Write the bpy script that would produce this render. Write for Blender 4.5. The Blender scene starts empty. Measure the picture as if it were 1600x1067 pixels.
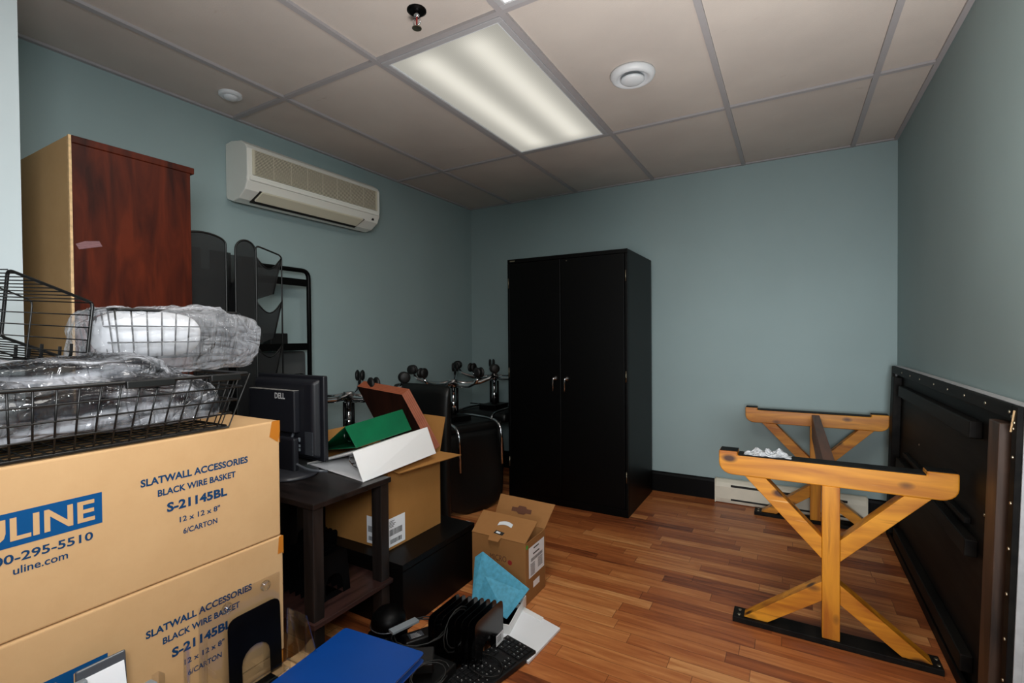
import bpy, bmesh, math, random
from mathutils import Vector, Matrix, noise
random.seed(7)
SC = bpy.context.scene
COL = SC.collection
PI = math.pi
rad = math.radians

# ------------------------------------------------------------------ camera, light, exposure
CAM_H = 1.17
def make_camera():
    yaw, pit, rol = .5245, -.0134, -.0080
    f = Vector((-math.sin(yaw)*math.cos(pit), math.cos(yaw)*math.cos(pit), math.sin(pit)))
    r = Vector((math.cos(yaw), math.sin(yaw), 0)); u = r.cross(f)
    c, s = math.cos(rol), math.sin(rol)
    r2 = c*r + s*u; u2 = -s*r + c*u
    cam = bpy.data.cameras.new('camera'); o = bpy.data.objects.new('camera', cam); COL.objects.link(o)
    cam.sensor_width = 36; cam.lens = 754.2/1600*36; cam.clip_start = .02
    m = Matrix((r2, u2, -f)).transposed().to_4x4(); m.translation = (0, 0, CAM_H)
    o.matrix_world = m
    SC.camera = o
make_camera()
SC.view_settings.view_transform = 'Standard'
SC.view_settings.look = 'None'
SC.view_settings.exposure = -0.40
SC.view_settings.gamma = 1.0
SC.view_settings.use_curve_mapping = False
LAMP_NEAR = 12.0       # the fixture over the front of the room
LAMP_FAR = 1.0        # the fixture seen in the photograph
CEILING_FILL = 33.0
BACK_FILL = 9.5
SIDE_FILL = 9.5       # added unseen area light beside the camera, brightening the left side      
W = bpy.data.worlds.new('world'); SC.world = W; W.use_nodes = True
W.node_tree.nodes['Background'].inputs[0].default_value = (.8, .9, 1, 1)
W.node_tree.nodes['Background'].inputs[1].default_value = .05
ld = bpy.data.lights.new('added_back_fill', 'AREA'); ld.shape = 'RECTANGLE'; ld.size = .75; ld.size_y = .9
ld.energy = BACK_FILL; ld.color = (.93, .97, 1.0)  # added unseen light behind the camera, no doorway there; brightens the back wall
lo = bpy.data.objects.new('added_back_fill', ld); COL.objects.link(lo)
ld.spread = rad(48); lo.location = (.15, -1.1, 1.10); lo.rotation_euler = (rad(88), 0, rad(3))

hd = bpy.data.lights.new('added_side_fill', 'AREA'); hd.shape = 'RECTANGLE'; hd.size = .45; hd.size_y = .45; hd.spread = rad(88)
hd.energy = SIDE_FILL; hd.color = (.96, .98, 1.0)
ho = bpy.data.objects.new('added_side_fill', hd); COL.objects.link(ho)
ho.location = (-.02, -.14, 1.50); ho.rotation_euler = (rad(78), 0, rad(60))
fd = bpy.data.lights.new('added_ceiling_fill', 'AREA'); fd.shape = 'SQUARE'; fd.size = .6; fd.spread = rad(100)   # added unseen light near the floor, brightening the ceiling
fd.energy = CEILING_FILL; fd.color = (1.0, .975, .95)
fo = bpy.data.objects.new('added_ceiling_fill', fd); COL.objects.link(fo)
fo.location = (.12, .45, .30); fo.rotation_euler = (rad(168), 0, rad(8))

# ------------------------------------------------------------------ materials
def lin(c):
    return tuple(((x/255)/12.92 if x/255 <= .04045 else ((x/255+.055)/1.055)**2.4) for x in c) + (1,)
class NT:
    def __init__(s, name):
        s.m = bpy.data.materials.new(name); s.m.use_nodes = True
        s.t = s.m.node_tree; s.t.nodes.clear()
    def n(s, kind, **kw):
        x = s.t.nodes.new('ShaderNode'+kind)
        for k, v in kw.items():
            if hasattr(x, k) and k not in x.inputs: setattr(x, k, v)
            else: x.inputs[k].default_value = v
        return x
    def l(s, a, b): s.t.links.new(a, b)
    def math(s, op, a, b=None, c=None):
        x = s.t.nodes.new('ShaderNodeMath'); x.operation = op
        for i, v in enumerate((a, b, c)):
            if v is None: continue
            if isinstance(v, (int, float)): x.inputs[i].default_value = v
            else: s.l(v, x.inputs[i])
        return x.outputs[0]
    def out(s, sh):
        o = s.n('OutputMaterial'); s.l(sh, o.inputs[0]); return s.m
def pm(name, col, rough=.5, metal=0., var=.0, scale=8., bump=0., bscale=60., spec=.5, stretch=(1, 1, 1), col2=None, coat=0.):
    t = NT(name); b = t.n('BsdfPrincipled')
    b.inputs['Roughness'].default_value = rough; b.inputs['Metallic'].default_value = metal
    b.inputs['Specular IOR Level'].default_value = spec; b.inputs['Coat Weight'].default_value = coat
    b.inputs['Base Color'].default_value = lin(col)
    tc = t.n('TexCoord'); mp = t.n('Mapping'); mp.inputs['Scale'].default_value = stretch
    t.l(tc.outputs['Object'], mp.inputs[0])
    if var > 0 or col2:
        nz = t.n('TexNoise'); nz.inputs['Scale'].default_value = scale; nz.inputs['Detail'].default_value = 5
        t.l(mp.outputs[0], nz.inputs['Vector'])
        rp = t.n('ValToRGB'); e = rp.color_ramp.elements
        a = lin(col2) if col2 else lin(tuple(max(0, x*(1-var)) for x in col))
        bb = lin(col) if col2 else lin(tuple(min(255, x*(1+var)) for x in col))
        e[0].color = a; e[1].color = bb; e[0].position = .32; e[1].position = .68
        t.l(nz.outputs['Fac'], rp.inputs[0]); t.l(rp.outputs[0], b.inputs['Base Color'])
    if bump > 0:
        n2 = t.n('TexNoise'); n2.inputs['Scale'].default_value = bscale; n2.inputs['Detail'].default_value = 3
        t.l(mp.outputs[0], n2.inputs['Vector'])
        bp = t.n('Bump'); bp.inputs['Strength'].default_value = bump; bp.inputs['Distance'].default_value = .002
        t.l(n2.outputs['Fac'], bp.inputs['Height']); t.l(bp.outputs[0], b.inputs['Normal'])
    return t.out(b.outputs[0])
def wood(name, dark, light, axis=0, rough=.4, scale=6., dens=14., knots=False, coat=0., knotcol=(70, 35, 10), spec=.5):
    t = NT(name); b = t.n('BsdfPrincipled'); b.inputs['Specular IOR Level'].default_value = spec; b.inputs['Roughness'].default_value = rough; b.inputs['Coat Weight'].default_value = coat
    tc = t.n('TexCoord'); mp = t.n('Mapping'); st = [dens]*3; st[axis] = 1.2
    mp.inputs['Scale'].default_value = st; t.l(tc.outputs['Object'], mp.inputs[0])
    nz = t.n('TexNoise'); nz.inputs['Scale'].default_value = scale/3; nz.inputs['Detail'].default_value = 8; nz.inputs['Distortion'].default_value = .6
    t.l(mp.outputs[0], nz.inputs['Vector'])
    rp = t.n('ValToRGB'); rp.color_ramp.elements[0].color = lin(dark); rp.color_ramp.elements[1].color = lin(light)
    rp.color_ramp.elements[0].position = .34; rp.color_ramp.elements[1].position = .66
    t.l(nz.outputs['Fac'], rp.inputs[0]); src = rp.outputs[0]
    if knots:
        m2 = t.n('Mapping'); s2 = [9.]*3; s2[axis] = 5.; m2.inputs['Scale'].default_value = s2
        t.l(tc.outputs['Object'], m2.inputs[0])
        vo = t.n('TexVoronoi'); vo.inputs['Scale'].default_value = 1.1; t.l(m2.outputs[0], vo.inputs['Vector'])
        r2 = t.n('ValToRGB'); r2.color_ramp.elements[0].color = (1, 1, 1, 1); r2.color_ramp.elements[1].color = (0, 0, 0, 1)
        r2.color_ramp.elements[0].position = .10; r2.color_ramp.elements[1].position = .2
        t.l(vo.outputs['Distance'], r2.inputs[0])
        mx = t.n('MixRGB'); mx.inputs['Color2'].default_value = lin(knotcol)
        t.l(r2.outputs[0], mx.inputs['Fac']); t.l(src, mx.inputs['Color1']); src = mx.outputs[0]
        m3 = t.n('Mapping'); s3 = [46.]*3; s3[axis] = 3.; m3.inputs['Scale'].default_value = s3; t.l(tc.outputs['Object'], m3.inputs[0])
        for seed, lo_, hi_, colr in ((0., .68, .74, (236, 190, 128)), (5., .62, .72, (128, 68, 14))):     # scratches and dark grain lines
            n5 = t.n('TexNoise', noise_dimensions='4D'); n5.inputs['W'].default_value = seed; n5.inputs['Scale'].default_value = 1.; n5.inputs['Detail'].default_value = 3; t.l(m3.outputs[0], n5.inputs['Vector'])
            r5 = t.n('ValToRGB'); r5.color_ramp.elements[0].position = lo_; r5.color_ramp.elements[1].position = hi_; t.l(n5.outputs['Fac'], r5.inputs[0])
            m5 = t.n('MixRGB'); m5.inputs['Color2'].default_value = lin(colr); t.l(t.math('MULTIPLY', r5.outputs[0], .7), m5.inputs['Fac']); t.l(src, m5.inputs['Color1']); src = m5.outputs[0]
    t.l(src, b.inputs['Base Color'])
    bp = t.n('Bump'); bp.inputs['Strength'].default_value = .12; bp.inputs['Distance'].default_value = .001
    t.l(nz.outputs['Fac'], bp.inputs['Height']); t.l(bp.outputs[0], b.inputs['Normal'])
    return t.out(b.outputs[0])
def floor_mat():
    t = NT('laminate_strip_floor'); b = t.n('BsdfPrincipled'); b.inputs['Roughness'].default_value = .38
    tc = t.n('TexCoord'); sp = t.n('SeparateXYZ'); t.l(tc.outputs['Object'], sp.inputs[0])
    X, Y = sp.outputs['X'], sp.outputs['Y']
    rw = t.math('DIVIDE', Y, .066); row = t.math('FLOOR', rw); fr = t.math('FRACT', rw)
    w1 = t.n('TexWhiteNoise', noise_dimensions='1D'); t.l(row, w1.inputs['W'])
    sh = t.math('MULTIPLY_ADD', w1.outputs['Value'], 7.3, X)
    ln = t.math('MULTIPLY_ADD', w1.outputs['Value'], .24, .36)
    cx = t.math('DIVIDE', sh, ln); cell = t.math('FLOOR', cx); fx = t.math('FRACT', cx)
    cb = t.n('CombineXYZ'); t.l(row, cb.inputs[0]); t.l(cell, cb.inputs[1])
    w2 = t.n('TexWhiteNoise', noise_dimensions='2D'); t.l(cb.outputs[0], w2.inputs['Vector'])
    # grain, shifted per strip
    off = t.n('CombineXYZ'); t.l(t.math('MULTIPLY', w2.outputs['Value'], 37.), off.inputs[2])
    mp = t.n('Mapping'); mp.inputs['Scale'].default_value = (2.2, 26, 1); t.l(tc.outputs['Object'], mp.inputs[0])
    ad = t.n('VectorMath', operation='ADD'); t.l(mp.outputs[0], ad.inputs[0]); t.l(off.outputs[0], ad.inputs[1])
    nz = t.n('TexNoise'); nz.inputs['Scale'].default_value = 1.6; nz.inputs['Detail'].default_value = 8; nz.inputs['Distortion'].default_value = .9
    t.l(ad.outputs[0], nz.inputs['Vector'])
    v = t.math('MULTIPLY_ADD', t.math('SUBTRACT', nz.outputs['Fac'], .5), 1.0, t.math('MULTIPLY_ADD', w2.outputs['Value'], .68, .17))
    rp = t.n('ValToRGB'); e = rp.color_ramp.elements
    e[0].position = 0; e[0].color = lin((100, 50, 26)); e[1].position = 1; e[1].color = lin((226, 162, 102))
    for p, c in ((.22, (146, 78, 42)), (.5, (182, 105, 56)), (.78, (206, 132, 76))):
        k = e.new(p); k.color = lin(c)
    t.l(v, rp.inputs[0])
    # dark hairline joints
    j = t.math('MINIMUM', t.math('MULTIPLY', t.math('MINIMUM', fr, t.math('SUBTRACT', 1., fr)), .066),
               t.math('MULTIPLY', t.math('MINIMUM', fx, t.math('SUBTRACT', 1., fx)), .4))
    jm = t.math('LESS_THAN', j, .0011)
    mx = t.n('MixRGB'); mx.inputs['Color2'].default_value = lin((70, 40, 26)); t.l(t.math('MULTIPLY', jm, .6), mx.inputs['Fac']); t.l(rp.outputs[0], mx.inputs['Color1'])
    t.l(mx.outputs[0], b.inputs['Base Color'])
    bp = t.n('Bump'); bp.inputs['Strength'].default_value = .08; bp.inputs['Distance'].default_value = .001
    t.l(nz.outputs['Fac'], bp.inputs['Height']); t.l(bp.outputs[0], b.inputs['Normal'])
    return t.out(b.outputs[0])
def ceiling_mat():
    t = NT('mineral_fibre_ceiling_tile'); b = t.n('BsdfPrincipled'); b.inputs['Roughness'].default_value = .9; b.inputs['Specular IOR Level'].default_value = .1
    tc = t.n('TexCoord'); nz = t.n('TexNoise'); nz.inputs['Scale'].default_value = 2.2; nz.inputs['Detail'].default_value = 6
    t.l(tc.outputs['Object'], nz.inputs['Vector'])
    rp = t.n('ValToRGB'); rp.color_ramp.elements[0].color = lin((197, 188, 181)); rp.color_ramp.elements[1].color = lin((207, 198, 190))
    rp.color_ramp.elements[0].position = .35; rp.color_ramp.elements[1].position = .65
    t.l(nz.outputs['Fac'], rp.inputs[0])
    # faint brown scuffs
    m2 = t.n('Mapping'); m2.inputs['Scale'].default_value = (5, 14, 5); m2.inputs['Rotation'].default_value = (0, 0, .35); t.l(tc.outputs['Object'], m2.inputs[0])
    n2 = t.n('TexNoise'); n2.inputs['Scale'].default_value = 1.3; n2.inputs['Detail'].default_value = 4; t.l(m2.outputs[0], n2.inputs['Vector'])
    r2 = t.n('ValToRGB'); r2.color_ramp.elements[0].position = .70; r2.color_ramp.elements[1].position = .78
    r2.color_ramp.elements[1].color = (.3, .3, .3, 1); r2.color_ramp.elements[0].color = (0, 0, 0, 1)
    t.l(n2.outputs['Fac'], r2.inputs[0])
    mx = t.n('MixRGB'); mx.inputs['Color2'].default_value = lin((150, 128, 112)); t.l(r2.outputs[0], mx.inputs['Fac']); t.l(rp.outputs[0], mx.inputs['Color1'])
    sp = t.n('SeparateXYZ'); t.l(tc.outputs['Object'], sp.inputs[0])
    n4 = t.n('TexNoise'); n4.inputs['Scale'].default_value = 14; t.l(tc.outputs['Object'], n4.inputs['Vector'])
    dy = t.math('ABSOLUTE', t.math('SUBTRACT', sp.outputs['Y'], 1.515)); dx = t.math('ABSOLUTE', t.math('SUBTRACT', sp.outputs['X'], .33))
    m = t.math('MULTIPLY', t.math('LESS_THAN', dy, t.math('MULTIPLY', n4.outputs['Fac'], .032)), t.math('LESS_THAN', dx, .21))
    m2_ = t.n('MixRGB'); m2_.inputs['Color2'].default_value = lin((150, 100, 62)); t.l(t.math('MULTIPLY', m, .8), m2_.inputs['Fac']); t.l(mx.outputs[0], m2_.inputs['Color1'])
    t.l(m2_.outputs[0], b.inputs['Base Color'])
    n3 = t.n('TexNoise'); n3.inputs['Scale'].default_value = 150; t.l(tc.outputs['Object'], n3.inputs['Vector'])
    bp = t.n('Bump'); bp.inputs['Strength'].default_value = .25; bp.inputs['Distance'].default_value = .002
    t.l(n3.outputs['Fac'], bp.inputs['Height']); t.l(bp.outputs[0], b.inputs['Normal'])
    return t.out(b.outputs[0])
def lens_mat(name, strength, tubes, xc, base=(1, .96, .84)):
    # prismatic lens of a lit lamp: the two tubes show through it as soft brighter bands
    t = NT(name)
    tc = t.n('TexCoord'); sp = t.n('SeparateXYZ'); t.l(tc.outputs['Object'], sp.inputs[0])
    em = t.n('Emission'); em.inputs['Color'].default_value = base + (1,)
    if tubes:
        g = None
        for dx in (-.125, .125):
            d = t.math('SUBTRACT', sp.outputs['X'], dx)
            q = t.math('POWER', 2.718, t.math('MULTIPLY', t.math('MULTIPLY', d, d), -190.))
            g = q if g is None else t.math('ADD', g, q)
        en = t.math('SMOOTH_MIN', t.math('MULTIPLY', t.math('SUBTRACT', .60, t.math('ABSOLUTE', sp.outputs['Y'])), 9.), 1., .4)
        v = t.math('MULTIPLY_ADD', t.math('MULTIPLY', g, en), .55, .52)
        wv = t.n('TexWave'); wv.inputs['Scale'].default_value = 40; t.l(tc.outputs['Object'], wv.inputs['Vector'])
        v2 = t.math('MULTIPLY', v, t.math('MULTIPLY_ADD', wv.outputs['Fac'], .06, .97))
        t.l(t.math('MULTIPLY', v2, strength), em.inputs['Strength'])
    else: em.inputs['Strength'].default_value = strength
    gl = t.n('BsdfGlossy'); gl.inputs['Roughness'].default_value = .3; gl.inputs['Color'].default_value = (.04, .04, .04, 1)
    a = t.n('AddShader'); t.l(em.outputs[0], a.inputs[0]); t.l(gl.outputs[0], a.inputs[1])
    return t.out(a.outputs[0])
def film_mat(name, trans=.55, tint=(235, 238, 245), rough=.12, edge=.5, tint2=None):
    t = NT(name); tr = t.n('BsdfTransparent'); tr.inputs[0].default_value = (.96, .97, .98, 1)
    p = t.n('BsdfPrincipled'); p.inputs['Base Color'].default_value = lin(tint); p.inputs['Roughness'].default_value = rough; p.inputs['Specular IOR Level'].default_value = .9
    lw = t.n('LayerWeight'); lw.inputs['Blend'].default_value = .35
    f = t.math('MULTIPLY_ADD', lw.outputs['Facing'], edge, 1-trans)
    mx = t.n('MixShader'); t.l(f, mx.inputs[0]); t.l(tr.outputs[0], mx.inputs[1]); t.l(p.outputs[0], mx.inputs[2])
    tc = t.n('TexCoord'); h = None
    for sc, am, st in ((9., 1., (1, .45, 1.2)), (20., .45, (.5, 1, .35))):
        mp = t.n('Mapping'); mp.inputs['Scale'].default_value = st; t.l(tc.outputs['Object'], mp.inputs[0])
        nz = t.n('TexNoise'); nz.inputs['Scale'].default_value = sc; nz.inputs['Detail'].default_value = 2; nz.inputs['Distortion'].default_value = 1.6
        t.l(mp.outputs[0], nz.inputs['Vector'])
        r = t.math('MULTIPLY', t.math('POWER', t.math('ABSOLUTE', t.math('SUBTRACT', nz.outputs['Fac'], .5)), .6), am)
        h = r if h is None else t.math('ADD', h, r)
    bp = t.n('Bump'); bp.inputs['Strength'].default_value = 1.; bp.inputs['Distance'].default_value = .022
    t.l(h, bp.inputs['Height']); t.l(bp.outputs[0], p.inputs['Normal'])
    if tint2:
        m9 = t.n('Mapping'); m9.inputs['Scale'].default_value = (1, .35, 1.3); m9.inputs['Rotation'].default_value = (.4, 0, .2); t.l(tc.outputs['Object'], m9.inputs[0])
        n9 = t.n('TexNoise'); n9.inputs['Scale'].default_value = 15; n9.inputs['Detail'].default_value = 5; n9.inputs['Distortion'].default_value = 1.; t.l(m9.outputs[0], n9.inputs['Vector'])
        r9 = t.n('ValToRGB'); r9.color_ramp.elements[0].color = lin(tint2); r9.color_ramp.elements[1].color = lin(tint)
        r9.color_ramp.elements[0].position = .42; r9.color_ramp.elements[1].position = .62; t.l(n9.outputs['Fac'], r9.inputs[0]); t.l(r9.outputs[0], p.inputs['Base Color'])
    return t.out(mx.outputs[0])
def clear_mat(name):
    t = NT(name); tr = t.n('BsdfTransparent'); tr.inputs[0].default_value = (.985, .99, .99, 1)
    g = t.n('BsdfGlossy'); g.inputs['Roughness'].default_value = .05
    fr = t.n('Fresnel'); fr.inputs[0].default_value = 1.45
    mx = t.n('MixShader'); t.l(t.math('MULTIPLY_ADD', fr.outputs[0], .35, .02), mx.inputs[0]); t.l(tr.outputs[0], mx.inputs[1]); t.l(g.outputs[0], mx.inputs[2])
    return t.out(mx.outputs[0])
def mesh_mat(name, op=.8):
    t = NT(name); tr = t.n('BsdfTransparent'); p = t.n('BsdfPrincipled'); p.inputs['Base Color'].default_value = lin((24, 25, 26)); p.inputs['Roughness'].default_value = .5
    mx = t.n('MixShader'); mx.inputs[0].default_value = op; t.l(tr.outputs[0], mx.inputs[1]); t.l(p.outputs[0], mx.inputs[2])
    return t.out(mx.outputs[0])
def card_mat(name, a, b_, lines=True):
    t = NT(name); p = t.n('BsdfPrincipled'); p.inputs['Roughness'].default_value = .75; p.inputs['Specular IOR Level'].default_value = .25
    tc = t.n('TexCoord'); nz = t.n('TexNoise'); nz.inputs['Scale'].default_value = 3.; nz.inputs['Detail'].default_value = 9; nz.inputs['Roughness'].default_value = .72
    t.l(tc.outputs['Object'], nz.inputs['Vector'])
    rp = t.n('ValToRGB'); rp.color_ramp.elements[0].color = lin(a); rp.color_ramp.elements[1].color = lin(b_)
    rp.color_ramp.elements[0].position = .3; rp.color_ramp.elements[1].position = .7
    t.l(nz.outputs['Fac'], rp.inputs[0]); t.l(rp.outputs[0], p.inputs['Base Color'])
    mp = t.n('Mapping'); mp.inputs['Scale'].default_value = (140, 140, 2); t.l(tc.outputs['Object'], mp.inputs[0])
    n2 = t.n('TexNoise'); n2.inputs['Scale'].default_value = 1.; t.l(mp.outputs[0], n2.inputs['Vector'])
    bp = t.n('Bump'); bp.inputs['Strength'].default_value = .18; bp.inputs['Distance'].default_value = .001
    t.l(n2.outputs['Fac'], bp.inputs['Height']); t.l(bp.outputs[0], p.inputs['Normal'])
    return t.out(p.outputs[0])

M = {}
M['wall'] = pm('teal_grey_wall_paint', (150, 169, 170), .65, var=.015, scale=2, bump=.06, bscale=220, spec=.3)
M['stub'] = pm('lit_wall_paint', (196, 208, 212), .6, var=.01, scale=2, spec=.3)  # paler than the other walls: its bright lighting is put into the colour
M['ceil'] = ceiling_mat(); M['floor'] = floor_mat()
M['tbar'] = pm('ceiling_grid_enamel', (168, 164, 166), .5)
M['lamp_frame'] = pm('lamp_frame_enamel', (176, 175, 178), .4)
M['lens_far'] = lens_mat('lit_prismatic_lens', LAMP_FAR, True, 0)
M['lens_near'] = lens_mat('lit_lens_near', LAMP_NEAR, False, 0, (1, .965, .90))
M['base_black'] = pm('black_baseboard_paint', (4, 4, 4), .45, spec=.12)
M['black_metal'] = pm('black_cabinet_enamel', (3, 3, 3), .42, bump=.04, bscale=300, spec=.14)
M['black_wire'] = pm('black_wire_coating', (11, 11, 11), .38)
M['black_plastic'] = pm('black_plastic', (9, 9, 10), .45, bump=.05, bscale=400)
M['mon_plastic'] = pm('dark_monitor_plastic', (25, 26, 32), .42, bump=.05, bscale=500)
M['mon_base_sheen'] = pm('monitor_base_sheen_plastic', (48, 49, 54), .35)  # monitor plastic made lighter for the base: its sheen put into the colour
M['gloss_black'] = pm('glossy_black_enamel', (5, 5, 6), .42, var=.6, scale=9, spec=.12)
M['mirror_black'] = pm('polished_black_enamel', (5, 5, 6), .14, spec=.5)
M['leather'] = pm('black_leather', (7, 8, 8), .42, bump=.25, bscale=180)
M['rubber'] = pm('black_rubber', (8, 8, 8), .55)
M['chrome'] = pm('chrome', (215, 215, 218), .12, metal=1)
M['steel'] = pm('brushed_steel', (150, 140, 120), .35, metal=1)
M['white_plastic'] = pm('ivory_plastic', (234, 234, 226), .35)
M['ivory_grille'] = pm('aged_ivory_grille', (214, 208, 186), .5)
M['filter'] = pm('dusty_filter', (112, 106, 92), .8)
M['white_enamel'] = pm('white_enamel', (222, 226, 230), .4)
M['heater'] = pm('cream_heater_enamel', (222, 216, 198), .4, var=.03)
M['dark_slot'] = pm('dark_slot', (30, 28, 25), .7)
M['carton'] = card_mat('carton_kraft', (186, 148, 104), (197, 160, 116))
M['carton2'] = card_mat('brown_kraft', (160, 112, 58), (174, 124, 68))
M['carton3'] = card_mat('printed_kraft', (150, 104, 60), (163, 115, 68))
M['fibre'] = card_mat('fibreboard_back', (190, 154, 108), (203, 168, 122))
M['chip'] = pm('chipboard_edge', (212, 178, 132), .8, var=.08, scale=80)
M['tape'] = pm('brown_packing_tape', (178, 108, 34), .3)
M['pinktape'] = pm('mauve_tape_scrap', (122, 84, 88), .45, var=.12, scale=60, stretch=(1, 1, 6))
M['blue_print'] = pm('blue_printing_ink', (0, 70, 122), .8, spec=.2)
M['navy_print'] = pm('navy_printing_ink', (10, 54, 92), .8, spec=.2)
M['mahog'] = wood('mahogany_veneer', (44, 13, 6), (88, 32, 13), axis=2, rough=.45, scale=9., dens=7., spec=.15)
M['pine'] = wood('honey_stained_pine', (168, 94, 14), (226, 152, 38), axis=0, rough=.4, dens=10, knots=True)
M['pine_y'] = wood('honey_stained_pine_post', (168, 94, 14), (224, 150, 38), axis=2, rough=.4, dens=10, knots=True)
M['pine_dark'] = wood('brown_stretcher_wood', (82, 46, 26), (118, 70, 42), axis=1, rough=.5)
M['stain_black'] = wood('black_stained_wood', (5, 4, 4), (24, 21, 18), axis=1, rough=.6, spec=.16)
M['stain_brown'] = wood('dark_brown_stained_wood', (30, 20, 14), (78, 56, 42), axis=2, rough=.5, dens=7)
M['laminate'] = pm('pale_grey_laminate', (186, 186, 188), .45, var=.05, scale=30)
M['espresso'] = wood('espresso_wood', (12, 9, 8), (34, 26, 24), axis=0, rough=.36, spec=.3)
M['espresso_lit'] = wood('espresso_lit_wood', (20, 16, 15), (40, 34, 32), axis=2, rough=.4, spec=.4)  # lighter copy of the espresso wood: light caught by the legs, as colour
M['espresso_red'] = wood('espresso_shelf_wood', (30, 18, 16), (66, 42, 38), axis=1, rough=.35)
M['blackbrown'] = pm('black_brown_foil', (8, 7, 7), .45, bump=.04, spec=.18)
M['white_vinyl'] = pm('white_vinyl', (250, 250, 250), .4)
M['green_vinyl'] = pm('green_vinyl', (4, 96, 60), .35, var=.06, scale=10)
M['blue_vinyl'] = pm('blue_vinyl', (0, 62, 140), .38, var=.02, scale=10)
M['teal_board'] = pm('light_blue_pressboard', (84, 168, 200), .65, var=.07, scale=60, bump=.1)
M['paper'] = pm('white_paper', (245, 247, 252), .7)
M['label_ink'] = pm('grey_label_ink', (60, 60, 62), .7)
M['cherry'] = wood('cherry_veneer_edge', (142, 74, 48), (166, 94, 64), axis=0, rough=.55, dens=6)
M['cherry_shaded'] = wood('shaded_dark_cherry_face', (24, 9, 5), (40, 16, 9), axis=2, rough=.6, spec=.2)  # dark brown face, darkened further: shade on this side put into the colour
M['film'] = film_mat('clear_plastic_film', .90, (240, 243, 250), .08, .38)
M['film_grey'] = film_mat('grey_plastic_film', .46, (186, 189, 196), .1, .5, (44, 45, 48))
M['clear'] = clear_mat('clear_acrylic')
M['mesh'] = mesh_mat('black_steel_mesh', .74)
M['mesh_thin'] = mesh_mat('open_black_mesh', .60)
M['grey_panel'] = pm('dark_grey_fabric', (70, 72, 72), .8, bump=.1)
M['green_dot'] = pm('green_sticker', (70, 170, 60), .5)
M['red_dot'] = pm('red_print', (150, 40, 34), .6)
M['brown_print'] = pm('brown_print', (96, 56, 36), .7)
M['grey_plastic'] = pm('grey_plastic', (128, 136, 142), .35)
M['smoke'] = pm('smoke_grey_plastic', (72, 76, 82), .25)
M['dust'] = pm('grey_dust', (128, 126, 122), .9, var=.25, scale=60)
M['foam'] = pm('white_foam_padding', (225, 226, 230), .8)
M['rust'] = pm('rust_stain', (150, 96, 56), .9, var=.2, scale=40)
M['key'] = pm('black_keycap', (19, 19, 21), .45)
M['legend'] = pm('white_key_legend', (190, 190, 190), .6)

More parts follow.
